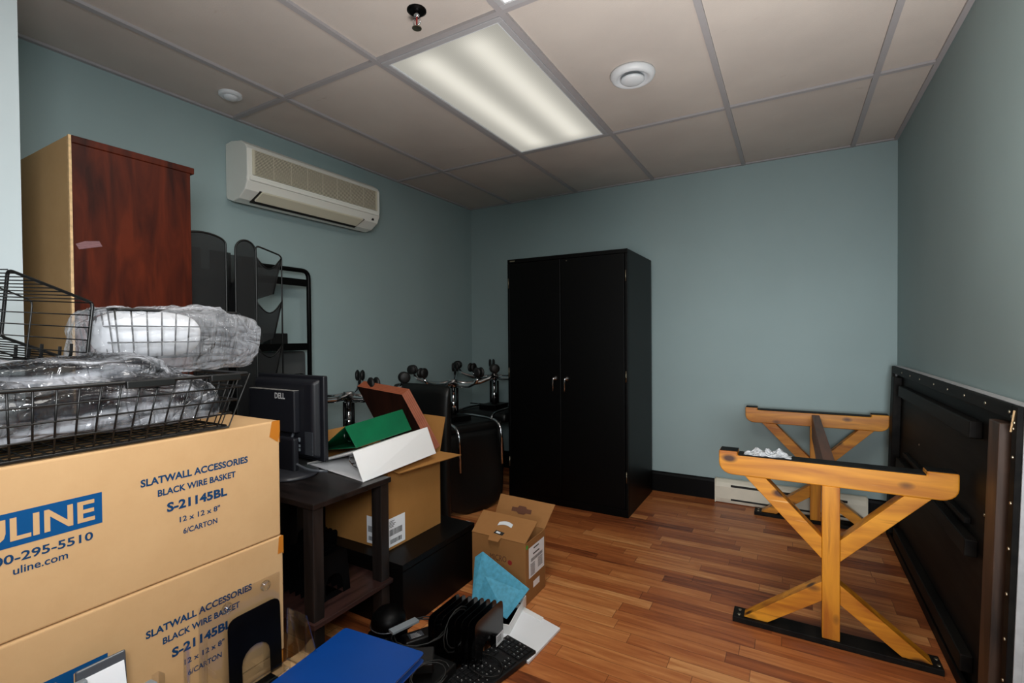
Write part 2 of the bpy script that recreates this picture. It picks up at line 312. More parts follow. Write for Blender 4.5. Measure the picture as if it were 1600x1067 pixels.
# ------------------------------------------------------------------ builders (everything is modelled in room coordinates, metres)
FRAME = {}
class B:
    def __init__(s): s.bm = bmesh.new()
    def box(s, x0, x1, y0, y1, z0, z1, mat=None):
        v = [s.bm.verts.new((x, y, z)) for z in (z0, z1) for y in (y0, y1) for x in (x0, x1)]
        if mat is not None:
            for q in v: q.co = mat @ q.co
        for f in ((0, 2, 3, 1), (4, 5, 7, 6), (0, 1, 5, 4), (2, 6, 7, 3), (0, 4, 6, 2), (1, 3, 7, 5)): s.bm.faces.new([v[i] for i in f])
        return s
    def hexa(s, p):    # p: 4 lower then 4 upper, both counter-clockwise
        v = [s.bm.verts.new(q) for q in p]
        for f in ((3, 2, 1, 0), (4, 5, 6, 7), (0, 1, 5, 4), (1, 2, 6, 5), (2, 3, 7, 6), (3, 0, 4, 7)): s.bm.faces.new([v[i] for i in f])
        return s
    def prism(s, pts, vec):
        vec = Vector(vec); n = len(pts)
        a = [s.bm.verts.new(Vector(p)) for p in pts]; b = [s.bm.verts.new(Vector(p)+vec) for p in pts]
        s.bm.faces.new(a[::-1]); s.bm.faces.new(b)
        for i in range(n): s.bm.faces.new((a[i], a[(i+1) % n], b[(i+1) % n], b[i]))
        return s
    def slab(s, quad, t):    # thin board from four corners, thickness t along its normal
        q = [Vector(p) for p in quad]; nrm = (q[1]-q[0]).cross(q[3]-q[0]).normalized()*t
        return s.prism(q, nrm)
    def beam(s, p0, p1, w, h, up=(0, 0, 1)):
        p0, p1 = Vector(p0), Vector(p1); d = (p1-p0).normalized(); u = Vector(up); sd = d.cross(u).normalized(); u = sd.cross(d).normalized()
        c = [p0+sd*a*w/2+u*b*h/2 for a, b in ((-1, -1), (1, -1), (1, 1), (-1, 1))]
        return s.prism(c, p1-p0)
    def tube(s, pts, r, seg=8, closed=False):
        pts = [Vector(p) for p in pts]; n = len(pts); rings = []; pu = None
        for i, p in enumerate(pts):
            if closed: d = pts[(i+1) % n]-pts[i-1]
            else: d = pts[min(i+1, n-1)]-pts[max(i-1, 0)]
            d.normalize()
            if pu is None:
                a = Vector((0, 0, 1)) if abs(d.z) < .9 else Vector((1, 0, 0)); u = d.cross(a).normalized()
            else:
                u = pu - d*pu.dot(d)
                u = u.normalized() if u.length > 1e-6 else d.orthogonal().normalized()
            w = d.cross(u); pu = u
            rr = r[i] if isinstance(r, (list, tuple)) else r
            rings.append([s.bm.verts.new(p+(u*math.cos(2*PI*k/seg)+w*math.sin(2*PI*k/seg))*rr) for k in range(seg)])
        for i in range(n if closed else n-1):
            A, C = rings[i], rings[(i+1) % n]
            for k in range(seg): s.bm.faces.new((A[k], A[(k+1) % seg], C[(k+1) % seg], C[k]))
        if not closed: s.bm.faces.new(rings[0][::-1]); s.bm.faces.new(rings[-1])
        return s
    def lathe(s, prof, c=(0, 0, 0), axis=(0, 0, 1), seg=24):
        ax = Vector(axis).normalized(); u = ax.orthogonal().normalized(); w = ax.cross(u); c = Vector(c); rings = []
        for r, h in prof:
            rings.append([s.bm.verts.new(c+ax*h+(u*math.cos(2*PI*k/seg)+w*math.sin(2*PI*k/seg))*max(r, 1e-5)) for k in range(seg)])
        for A, C in zip(rings, rings[1:]):
            for k in range(seg): s.bm.faces.new((A[k], A[(k+1) % seg], C[(k+1) % seg], C[k]))
        s.bm.faces.new(rings[0][::-1]); s.bm.faces.new(rings[-1])
        return s
    def ball(s, c, r, sc=(1, 1, 1), seg=12):
        m = Matrix.Translation(c) @ Matrix.Diagonal((sc[0], sc[1], sc[2], 1))
        bmesh.ops.create_uvsphere(s.bm, u_segments=seg, v_segments=max(6, seg//2+2), radius=r, matrix=m); return s
    def grid(s, fn, nu, nv, closeu=False):
        V = [[s.bm.verts.new(fn(i/(nu if closeu else nu-1), j/(nv-1))) for j in range(nv)] for i in range(nu)]
        for i in range(nu if closeu else nu-1):
            for j in range(nv-1): s.bm.faces.new((V[i][j], V[(i+1) % nu][j], V[(i+1) % nu][j+1], V[i][j+1]))
        return s
    def build(s, name, mat, parent=None, bevel=0., smooth=False, seg=2, thick=0., recalc=True):
        if recalc: bmesh.ops.recalc_face_normals(s.bm, faces=s.bm.faces)
        me = bpy.data.meshes.new(name); o = bpy.data.objects.new(name, me)
        if parent is not None:
            F = FRAME[parent.name]; s.bm.transform(F.inverted()); o.parent = parent; FRAME[o.name] = F
        else:
            xs = [v.co for v in s.bm.verts]
            c = Vector(((min(v.x for v in xs)+max(v.x for v in xs))/2, (min(v.y for v in xs)+max(v.y for v in xs))/2, min(v.z for v in xs)))
            F = Matrix.Translation(c); s.bm.transform(F.inverted()); o.location = c; FRAME[o.name] = F
        if smooth:
            for f in s.bm.faces: f.smooth = True
        s.bm.to_mesh(me); s.bm.free(); me.materials.append(mat); COL.objects.link(o)
        if thick: md = o.modifiers.new('thickness', 'SOLIDIFY'); md.thickness = thick; md.offset = 0
        if bevel > 0:
            md = o.modifiers.new('bevel', 'BEVEL'); md.width = bevel; md.segments = seg; md.limit_method = 'ANGLE'; md.angle_limit = rad(35)
        return o
ORD = ('first', 'second', 'third', 'fourth', 'fifth', 'sixth', 'seventh', 'eighth', 'ninth')
def tag(o, label, cat, group=None):
    o['label'] = label; o['category'] = cat
    if group: o['group'] = group
    return o
def thing(name, label, cat, loc=(0, 0, 0), rz=0, group=None, rot=None):
    o = bpy.data.objects.new(name, None); COL.objects.link(o); o.location = loc; o.rotation_euler = rot if rot else (0, 0, rz)
    o.empty_display_size = .05
    FRAME[o.name] = Matrix.LocRotScale(Vector(loc), o.rotation_euler, Vector((1, 1, 1)))
    return tag(o, label, cat, group)
def struct(o): o['kind'] = 'structure'; return o
def copy_tree(o, parent=None):
    c = o.copy(); COL.objects.link(c); c.parent = parent
    for ch in [x for x in list(bpy.data.objects) if x.parent == o]: copy_tree(ch, c)
    return c
def arc(c, r, a0, a1, u, v, n=8):
    c, u, v = Vector(c), Vector(u), Vector(v)
    return [c+u*r*math.cos(a0+(a1-a0)*i/n)+v*r*math.sin(a0+(a1-a0)*i/n) for i in range(n+1)]
def round_path(pts, r, n=5):
    pts = [Vector(p) for p in pts]; out = [pts[0]]
    for a, b, c in zip(pts, pts[1:], pts[2:]):
        da, dc = (a-b), (c-b); ra = min(r, da.length*.48, dc.length*.48)
        p, q = b+da.normalized()*ra, b+dc.normalized()*ra
        for i in range(n+1):
            t = i/n; out.append(p*(1-t)**2+b*2*t*(1-t)+q*t*t)
    return out+[pts[-1]]
def text_into(b, s, origin, u, v, width=None, height=None, center=True, bold=0., depth=.0006):
    """writing as real raised geometry: u = reading direction, v = up"""
    cu = bpy.data.curves.new('txt', 'FONT'); cu.body = s; cu.size = 1; cu.offset = bold; cu.extrude = 0
    cu.align_x = 'LEFT'; cu.resolution_u = 3
    ob = bpy.data.objects.new('txt', cu); COL.objects.link(ob)
    dg = bpy.context.evaluated_depsgraph_get(); me = bpy.data.meshes.new_from_object(ob.evaluated_get(dg))
    xs = [p.co.x for p in me.vertices]; ys = [p.co.y for p in me.vertices]
    w, h = max(xs)-min(xs), max(ys)-min(ys)
    sx = width/w if width else height/h; sy = height/h if height else sx
    if not width: sx = sy
    u, v = Vector(u).normalized(), Vector(v).normalized(); n = u.cross(v); o = Vector(origin)
    x0 = (min(xs)+max(xs))/2 if center else min(xs); y0 = min(ys)
    vs = [b.bm.verts.new(o+u*(p.co.x-x0)*sx+v*(p.co.y-y0)*sy+n*depth) for p in me.vertices]
    for f in me.polygons:
        try: b.bm.faces.new([vs[i] for i in f.vertices])
        except ValueError: pass
    bpy.data.objects.remove(ob); bpy.data.curves.remove(cu); bpy.data.meshes.remove(me)
    return b
def fbm(p, sc, seed=0.): return noise.noise(Vector(p)*sc+Vector((seed, seed*1.7, -seed)))
def ridge(p, sc, seed=0.): return 1-abs(noise.noise(Vector(p)*sc+Vector((seed, -seed, seed*.6))))*2

# ------------------------------------------------------------------ room shell
XL, XR, YB, YF, HC = -2.54, .55, 3.656, -1.25, 2.312
GX = [XL, -2.109, -1.4994, -.8898, -.2802, .3294, XR]; GY = [YF, -.959, .2598, 1.479, 2.698, YB]
struct(B().box(XL-.1, XR+.1, YF-.1, YB+.1, -.1, 0).build('floor', M['floor']))
o = bpy.data.objects['floor']; o.data.transform(Matrix.Translation(o.location)); o.location = (0, 0, 0)
b = B(); b.box(XL-.1, XR+.1, YF-.1, YB+.1, HC+.012, HC+.10)
struct(b.build('ceiling', M['ceil']))
struct(B().box(XL, XR, YB, YB+.1, 0, HC+.012).build('wall_back', M['wall']))
struct(B().box(XL-.1, XL, YF, YB+.1, 0, HC+.012).build('wall_left', M['wall']))
struct(B().box(XR, XR+.1, YF, YB+.1, 0, HC+.012).build('wall_right', M['wall']))
struct(B().box(XL-.1, XR+.1, YF-.1, YF, 0, HC+.012).build('wall_front', M['wall']))
struct(B().box(XL, -1.9, YF, .497, 0, HC+.012).build('wall_left_return', M['stub']))
# suspended grid
b = B()
for x in GX[1:-1]: b.box(x-.012, x+.012, YF, YB, HC, HC+.012)
for y in GY[1:-1]: b.box(XL, XR, y-.012, y+.012, HC+.0012, HC+.0115)
for x0, x1 in ((XL, XL+.02), (XR-.02, XR)): b.box(x0, x1, YF, YB, HC+.0006, HC+.0112)
for y0, y1 in ((YF, YF+.02), (YB-.02, YB)): b.box(XL, XR, y0, y1, HC+.0018, HC+.0108)
struct(b.build('trim_1', M['tbar']))
def base_profile(b, p0, p1, nrm):
    p0, p1, n = Vector(p0), Vector(p1), Vector(nrm)
    pr = [(0, 0), (.014, 0), (.014, .125), (.009, .14), (.003, .147), (0, .147)]
    b.prism([p0+n*a+Vector((0, 0, c)) for a, c in pr], p1-p0); return b
struct(base_profile(B(), (XL, YB, 0), (XR, YB, 0), (0, -1, 0)).build('baseboard_back', M['base_black']))
struct(base_profile(B(), (XL, .497, 0), (XL, YB-.015, 0), (1, 0, 0)).build('baseboard_left', M['base_black']))
struct(base_profile(B(), (XR, YF, 0), (XR, YB-.015, 0), (-1, 0, 0)).build('baseboard_right', M['base_black']))

# ------------------------------------------------------------------ ceiling fittings
def ceiling_light(label, x0, x1, y0, y1, lensmat):
    t = thing('ceiling_light', label, 'ceiling light', ((x0+x1)/2, (y0+y1)/2, HC))
    b = B(); w = .022
    def ring(a, c, z0, z1):
        b.box(x0+a, x1-a, y0+a, y0+c, z0, z1); b.box(x0+a, x1-a, y1-c, y1-a, z0, z1)
        b.box(x0+a, x0+c, y0+c, y1-c, z0, z1); b.box(x1-c, x1-a, y0+c, y1-c, z0, z1)
    ring(.0125, .036, HC-.004, HC+.0115)
    b.build('frame', M['lamp_frame'], t, bevel=.002)
    b = B(); ring = None
    a, c = .036, .041
    for q in ((x0+a, x1-a, y0+a, y0+c), (x0+a, x1-a, y1-c, y1-a), (x0+a, x0+c, y0+c, y1-c), (x1-c, x1-a, y0+c, y1-c)): b.box(*q, HC-.002, HC+.008)
    b.build('lens_rim', M['white_enamel'], t)
    B().box(x0+.0355, x1-.0355, y0+.0355, y1-.0355, HC+.004, HC+.0075).build('lens', lensmat, t)
    return t
ceiling_light('recessed fluorescent ceiling light with ribbed lens and two glowing tubes, far one', GX[2], GX[3], GY[3], GY[4], M['lens_far'])
ceiling_light('bright fluorescent ceiling light at top edge, only a corner showing', GX[3], GX[4], GY[2], GY[3], M['lens_near'])
# round supply vent
t = thing('air_vent', 'round white ceiling air vent right of the ceiling light', 'vent', (-.608, 2.135, HC))
c = (-.608, 2.135, HC+.012)
B().lathe([(.060, 0), (.096, 0), (.098, -.010), (.090, -.024), (.078, -.030), (.066, -.024), (.060, -.008)], c, seg=40).build('collar', M['white_enamel'], t, smooth=True)
B().lathe([(.0598, -.004), (.0598, -.001), (.001, -.001), (.001, -.004)], c, seg=32).build('throat', M['dark_slot'], t)
B().lathe([(.001, -.020), (.030, -.020), (.050, -.026), (.052, -.031), (.044, -.038), (.025, -.043), (.001, -.044)], c, seg=36).build('valve_disc', M['white_enamel'], t, smooth=True)
B().tube([(c[0], c[1], c[2]-.003), (c[0], c[1], c[2]-.022)], .006).build('spindle', M['steel'], t)
# round flat cap in the left row of tiles
t = thing('ceiling_detector', 'small round white detector on ceiling near left wall', 'detector', (-2.304, 1.332, HC))
c = (-2.304, 1.332, HC+.012)
B().lathe([(.001, 0), (.050, 0), (.050, -.010), (.044, -.014), (.001, -.014)], c, seg=28).build('base_ring', M['white_enamel'], t, smooth=False)
B().lathe([(.001, -.013), (.032, -.013), (.028, -.022), (.014, -.027), (.001, -.028)], c, seg=24).build('dome', M['white_enamel'], t, smooth=True)
# sprinkler
t = thing('fire_sprinkler', 'chrome fire sprinkler head in a dark round escutcheon on ceiling', 'sprinkler', (-1.149, 1.33, HC))
sx, sy, sz = -1.149, 1.33, HC+.012
B().lathe([(.001, 0), (.034, 0), (.034, -.004), (.026, -.009), (.001, -.009)], (sx, sy, sz), seg=28).build('escutcheon', M['black_metal'], t, smooth=False)
b = B(); b.tube([(sx, sy, sz-.008), (sx, sy, sz-.026)], .010, 12)
for s_ in (-1, 1): b.tube([(sx+s_*.008, sy, sz-.024), (sx+s_*.016, sy, sz-.036), (sx+s_*.013, sy, sz-.050), (sx, sy, sz-.058)], .0032, 6)
b.build('frame', M['chrome'], t, smooth=True)
B().tube([(sx, sy, sz-.026), (sx, sy, sz-.056)], .003, 8).build('bulb', M['red_dot'], t)
b = B().lathe([(.001, -.058), (.006, -.058), (.006, -.062), (.017, -.063), (.017, -.065), (.001, -.066)], (sx, sy, sz), seg=16)
b.build('deflector', M['steel'], t)

# ------------------------------------------------------------------ air conditioner on the left wall
def aircon():
    x0 = XL; y0, y1 = 1.437, 2.335
    t = thing('air_conditioner', 'ivory wall-mounted air conditioner high on the teal left wall', 'air conditioner', (x0, (y0+y1)/2, 1.9))
    D = .19
    pr = [(0, 1.905), (0, 2.172), (.05, 2.178), (.135, 2.165), (D-.015, 2.140), (D, 2.118), (D, 1.985), (D-.004, 1.972), (D-.002, 1.955), (D-.022, 1.915), (D-.075, 1.878), (.06, 1.868), (.01, 1.886)]
    b = B().prism([(x0+a, y0, z) for a, z in pr], (0, y1-y0, 0)); b.build('housing', M['white_plastic'], t, bevel=.006, seg=3)
    b = B(); n = 17; za, zb = 1.992, 2.112
    for i in range(n):
        z = za+(zb-za)*i/(n-1); b.box(x0+D-.004, x0+D+.004, y0+.03, y1-.03, z-.0016, z+.0016)
    for y in (y0+.026, y1-.036): b.box(x0+D-.004, x0+D+.0045, y, y+.010, za-.003, zb+.003)
    for k in range(9):
        y = y0+.04+(y1-y0-.08)*k/8; b.box(x0+D-.004, x0+D+.0028, y-.0012, y+.0012, za, zb)
    b.build('intake_grille', M['ivory_grille'], t)
    B().box(x0+D-.003, x0+D+.001, y0+.03, y1-.03, za-.004, zb+.004).build('filter', M['filter'], t)
    B().box(x0+D-.006, x0+D+.007, y0+.012, y1-.012, 1.958, 1.976).build('lower_trim', M['white_plastic'], t, bevel=.004)
    # outlet: dark slot with louver blade
    u = Vector((-.053, 0, -.037)).normalized(); nrm = Vector((u.z*-1, 0, u.x)); nrm = Vector((.57, 0, -.82)); p = Vector((x0+D-.022, 0, 1.915))
    q = Vector((x0+D-.075, 0, 1.878))
    b = B(); b.prism([(p.x+.004, y0+.075, p.z+.006), (q.x-.01, y0+.06, q.z-.006), (q.x-.01, y1-.145, q.z-.006), (p.x+.004, y1-.12, p.z+.006)], nrm*.006); b.build('outlet', M['dark_slot'], t)
    b = B(); b.prism([(p.x+.008, y0+.085, p.z+.006), (q.x+.012, y0+.072, q.z+.003), (q.x+.012, y1-.152, q.z+.003), (p.x+.008, y1-.132, p.z+.006)], nrm*.011); b.build('louver', M['ivory_grille'], t, bevel=.003)
    b = B().box(x0+D-.02, x0+D-.009, y1-.06, y1-.045, 1.925, 1.937); b.build('indicator_window', M['dark_slot'], t)
aircon()

# ------------------------------------------------------------------ tall black cabinet
def storage_cabinet():
    x0, x1, y0, y1, h = -1.770, -.893, 3.000, 3.600, 1.711
    t = thing('storage_cabinet', 'tall black metal two-door storage cabinet against the back wall', 'cabinet', ((x0+x1)/2, (y0+y1)/2, 0))
    b = B(); b.box(x0, x1, y0+.02, y1, 0, h)
    b.box(x0, x1, y0, y0+.02, h-.028, h); b.box(x0, x1, y0, y0+.02, 0, .05)
    b.box(x0, x0+.018, y0, y0+.02, .05, h-.028); b.box(x1-.018, x1, y0, y0+.02, .05, h-.028)
    b.build('carcass', M['black_metal'], t, bevel=.003)
    xm = (x0+x1)/2-.02
    for a, c, hx, kx in ((x0+.020, xm-.0015, x0+.010, -1), (xm+.0015, x1-.020, x1-.010, 1)):
        d = B().box(a, c, y0-.004, y0+.019, .052, h-.030).build('door', M['black_metal'], t, bevel=.003)
        for z in (.26, .90, 1.54):
            B().tube([(hx, y0-.004, z-.035), (hx, y0-.004, z+.035)], .0035, 8).build('hinge', M['steel'], d, smooth=True)
        hxx = xm+kx*.043
        b = B(); b.lathe([(.001, 0), (.017, 0), (.017, .005), (.011, .009), (.009, .022), (.001, .024)], (hxx, y0-.003, .872), (0, -1, 0), 16)
        b.tube(round_path([(hxx, y0-.020, .876), (hxx-.004, y0-.030, .872), (hxx-.006, y0-.032, .83), (hxx-.008, y0-.026, .785)], .012), [.007, .0075, .0075, .0075, .007, .007, .0065, .006, .0055, .005, .005, .005, .0045, .004][:len(round_path([(0,0,0),(1,0,0),(1,1,0),(2,1,0)], .1))], 8)
        b.build('handle', M['chrome'], d, smooth=True)
    b = B().box(x0+.022, x0+.062, y0-.0015, y0, h-.018, h-.010); b.build('name_plate', M['steel'], t)
    B().lathe([(.001, 0), (.004, 0), (.004, .002), (.001, .002)], (xm+.045, y0-.004, h-.045), (0, -1, 0), 10).build('lock_screw', M['steel'], t)
storage_cabinet()

# ------------------------------------------------------------------ bookcase seen from behind
def bookcase():
    x1, x0, y0, y1, h = -1.95, XL+.03, .620, .972, 1.802
    t = thing('bookcase', 'tall mahogany bookcase with raw fibreboard back at left wall', 'bookcase', ((x0+x1)/2, (y0+y1)/2, 0))
    for xa, xb in ((x1-.02, x1), (x0, x0+.02)): B().box(xa, xb, y0+.005, y1, 0, h-.018).build('side_panel', M['mahog'], t, bevel=.0015)
    B().box(x0, x1+.002, y0+.0065, y1+.014, h-.018, h+.006).build('top_panel', M['mahog'], t, bevel=.003)
    B().box(x0, x1-.010, y0, y0+.005, .02, h+.004).build('back_panel', M['fibre'], t)
    B().box(x1-.010, x1+.0008, y0-.001, y0+.006, 0, h+.005).build('raw_edge', M['chip'], t)
    for z in (.08, .43, .78, 1.13, 1.47): B().box(x0+.02, x1-.02, y0+.006, y1-.01, z, z+.018).build('shelf', M['mahog'], t)
    b = B().prism([(x1+.0004, .632, 1.468), (x1+.0004, .640, 1.452), (x1+.0004, .700, 1.470), (x1+.0004, .692, 1.486), (x1+.0004, .655, 1.480)], (.0012, 0, 0)); b.build('tape_scrap', M['pinktape'], t)
bookcase()

# ------------------------------------------------------------------ stack of printed cartons
CX, CY0, CY1, CH = -1.208, .080, .818, .3147
def carton(i, label, dx, dy):
    z0 = i*CH; z1 = z0+CH-.0015; x1 = CX+dx; x0 = x1-.60; y0, y1 = CY0+dy, CY1+dy
    t = thing('shipping_carton', label, 'carton', ((x0+x1)/2, (y0+y1)/2, z0), group='printed shipping cartons stacked three high')
    B().box(x0, x1, y0, y1, z0, z1).build('carton_body', M['carton'], t, bevel=.0045, seg=3)
    U, V = (0, 1, 0), (0, 0, 1); X = x1+.0002; z = z0-(.014 if i == 1 else 0)
    b = B(); b.prism([(X, .222+dy, z+.168), (X, .425+dy, z+.168), (X, .425+dy, z+.230), (X, .222+dy, z+.230)], (.0004, 0, 0)); b.build('logo_block', M['blue_print'], t)
    b = B(); text_into(b, 'ULINE', (X, .3300+dy, z+.178), U, V, width=.166, height=.042, bold=.022, depth=.0009); b.build('logo_lettering', M['carton'], t, recalc=False)
    b = B(); text_into(b, '1-800-295-5510', (X, .3235+dy, z+.139), U, V, width=.172, height=.017, bold=.02)
    text_into(b, 'uline.com', (X, .3325+dy, z+.117), U, V, width=.076, bold=.014); b.build('contact_printing', M['navy_print'], t, recalc=False); b = B()
    for s_, yc, zc, w, h, bo in (('SLATWALL ACCESSORIES', .610, .219, .236, .0168, .034), ('BLACK WIRE BASKET', .610, .190, .172, .0152, .030),
                             ('S-21145BL', .608, .150, .133, .0215, .040), ('12 x 12 x 8"', .612, .119, .090, .0132, .022), ('6/CARTON', .612, .090, .076, .0132, .022)):
        text_into(b, s_, (X, yc+dy, z+zc), U, V, width=w, height=h, bold=bo)
    b.build('printing', M['navy_print'], t, recalc=False)
    b = B()
    if i == 2:
        b.prism([(X, y1-.030, z1-.040), (X, y1-.006, z1-.058), (X, y1+.0005, z1-.030), (X, y1+.0005, z1+.0005), (X, y1-.022, z1+.0005)], (.0006, 0, 0))
        b.box(x1-.04, x1-.0005, y1, y1+.0007, z1-.06, z1-.001)
    else:
        b.prism([(X, y1-.016, z1-.046), (X, y1+.0005, z1-.046), (X, y1+.0005, z1), (X, y1-.012, z1)], (.0006, 0, 0)); b.box(x1-.03, x1, y1, y1+.0007, z1-.05, z1-.001)
    b.build('packing_tape', M['tape'], t)
carton(0, 'bottom printed shipping carton of the stack of three, mostly hidden', 0.0, 0.0)
carton(1, 'middle printed shipping carton of the stack, black bookend leaning on it', .004, .003)
carton(2, 'topmost printed shipping carton of the stack, under the wire baskets', 0., 0.)
ZT = 3*CH

# ------------------------------------------------------------------ wire baskets and bags on the cartons
def wire_basket(label, mat4, L, Wd, H, fl, nL, nW, levels, rw=.0026, low_front=0.):
    """open wire basket: bottom L x Wd in local x,y, flaring outward by fl; mat4 takes it to the room"""
    t = thing('wire_basket', label, 'basket', mat4.translation, group='black wire baskets')
    P = lambda x, y, z: mat4 @ Vector((x, y, z))
    def ringpts(z):
        f = fl*z/H; a, c = L/2+f, Wd/2+f; r = .018
        pts = []
        for cx, cy, a0 in ((a-r, c-r, 0), (-a+r, c-r, PI/2), (-a+r, -c+r, PI), (a-r, -c+r, 3*PI/2)):
            for k in range(5):
                an = a0+PI/2*k/4; pts.append(P(cx+r*math.cos(an), cy+r*math.sin(an), z))
        return pts
    b = B(); b.tube(ringpts(H), rw*1.6, 8, closed=True); b.build('rim', M['black_wire'], t, smooth=True)
    b = B()
    for z in levels: b.tube(ringpts(z), rw*.8, 6, closed=True)
    for i in range(nL+1):
        x = -L/2+L*i/nL; f = 1+2*fl/L
        b.tube([P(x*f, -Wd/2-fl, H), P(x, -Wd/2, 0), P(x, Wd/2, 0), P(x*f, Wd/2+fl, H)], rw*.75, 6)
    for j in range(nW+1):
        y = -Wd/2+Wd*j/nW; f = 1+2*fl/Wd
        b.tube([P(-L/2-fl, y*f, H), P(-L/2, y, 0), P(L/2, y, 0), P(L/2+fl, y*f, H)], rw*.75, 6)
    b.build('wire_grid', M['black_wire'], t, smooth=True)
    return t
# long basket along the front edge
m = Matrix.Translation((-1.365, .385, ZT+.0025)) @ Matrix.Rotation(rad(90), 4, 'Z')
BK = wire_basket('long black wire basket at the carton edge, filled with plastic bags', m, .60, .300, .132, .035, 20, 9, (.003, .035, .068, .10))
for y0, y1 in ((.455, .545), (.62, .69)): B().box(-1.176, -1.166, y0, y1, ZT+.122, ZT+.138).build('hook_bracket', M['black_wire'], BK, bevel=.002)
def bag(name, label, c, size, mat, seed, amp=.03, nu=84, nv=42, p=.55, zmin=None):
    def fn(u, v):
        a = 2*PI*u; e = PI*(v-.5)
        sg = lambda x, q: math.copysign(abs(x)**q, x)
        q = Vector((sg(math.cos(e), p)*sg(math.cos(a), p), sg(math.cos(e), p)*sg(math.sin(a), p), sg(math.sin(e), p)))
        w = Vector((q.x*size[0], q.y*size[1], q.z*size[2]))
        d = amp*(.8*fbm(w, 7, seed)+.5*max(0, ridge(w, 8, seed+2))**3-.3*max(0, ridge(w, 15, seed+3))**2+.15*ridge(w, 34, seed+5)-.1)
        w += q.normalized()*d
        w += Vector(c)
        if zmin is not None and w.z < zmin: w.z = zmin
        return w
    b = B().grid(fn, nu, nv, closeu=True)
    bmesh.ops.remove_doubles(b.bm, verts=b.bm.verts, dist=1e-5)
    o = b.build(name, mat, None, smooth=True)
    return tag(o, label, 'plastic bag', 'clear plastic bags on the cartons')
bag('plastic_bag', 'crumpled clear plastic bag filling the long wire basket', (-1.365, .39, ZT+.080), (.150, .295, .066), M['film_grey'], 2., .030, 130, 60, .5, ZT+.030)
bag('plastic_bag', 'flat grey plastic bag lying over the basket, at the left edge', (-1.40, .33, ZT+.155), (.150, .27, .030), M['film_grey'], 9., .022, 100, 40, .6)
# wrapped basket
m = Matrix.Translation((-1.50, .67, ZT+.175)) @ Matrix.Rotation(rad(90), 4, 'Z')
WB = wire_basket('small wire basket inside a clear wrapped plastic bag above long basket', m, .27, .19, .120, .015, 9, 6, (.003, .04, .08))
o = tag(B().grid(lambda u, v: Vector((-1.50, .635, ZT+.235))+Vector((.08*math.cos(2*PI*u)*math.sin(PI*v)**.4, -.115*math.cos(PI*v), .064*math.sin(2*PI*u)*math.sin(PI*v)**.4)), 24, 14, True).build('foam_roll', M['foam'], None, smooth=True),
    'white foam padding inside the wrapped wire basket', 'packing foam')
bag('plastic_wrap', 'puffed clear plastic wrap around small wire basket, in front of bookcase', (-1.50, .680, ZT+.215), (.150, .195, .088), M['film'], 5., .034, 130, 64, .5, ZT+.135)
# tipped empty basket at the left edge: its open rim is the leaning square frame
def tipped_basket():
    TR, BR, TL, BL = Vector((-1.400, .483, 1.252)), Vector((-1.405, .470, 1.108)), Vector((-1.560, .383, 1.330)), Vector((-1.575, .373, 1.176))
    t = thing('wire_basket', 'empty wire basket tipped on its side at left edge, open toward room', 'basket', (-1.48, .40, 1.10), group='black wire baskets')
    D = Vector((-.02, -.27, .012)); cen = (TR+BR+TL+BL)/4; q = [TL, TR, BR, BL]
    bot = [cen+D+(p-cen)*.66 for p in q]
    def ring(f): return [q[i]*(1-f)+bot[i]*f for i in range(4)]
    def loop(p, r): return round_path(p+[p[0], p[1]], .012, 4)[1:-1]
    b = B(); b.tube(loop(q, 0), .0036, 8, True); b.build('rim', M['black_wire'], t, smooth=True)
    b = B()
    for f in (.34, .67, 1.): b.tube(loop(ring(f), 0), .0018, 6, True)
    for side in range(4):
        a0, a1, c0, c1 = q[side], q[(side+1) % 4], bot[side], bot[(side+1) % 4]
        n = 9 if side in (0, 2) else 5
        for k in range(n+1): b.tube([a0.lerp(a1, k/n), c0.lerp(c1, k/n)], .0015, 6)
    for k in range(1, 9): b.tube([bot[0].lerp(bot[1], k/9), bot[3].lerp(bot[2], k/9)], .0015, 6)
    for k in range(1, 5): b.tube([bot[0].lerp(bot[3], k/5), bot[1].lerp(bot[2], k/5)], .0015, 6)
    b.build('wire_grid', M['black_wire'], t, smooth=True)
tipped_basket()
def bracket_pile():
    t = thing('wire_bracket', 'black wire hooks and brackets heaped under the tipped basket', 'bracket', (-1.5, .40, 1.09))
    for k in range(9):
        y = .27+.024*k; x = -1.47-.012*(k % 3)
        b = B(); b.tube(round_path([(x-.10, y-.02, 1.105+.004*(k % 4)), (x, y+.01, 1.112+.003*(k % 3)), (x+.03, y+.02, 1.128), (x+.028, y+.022, 1.152+.006*(k % 2))], .01), .0034, 6)
        b.box(x-.004, x+.012, y, y+.022, 1.104, 1.128); b.build('hook', M['black_wire'], t)
bracket_pile()

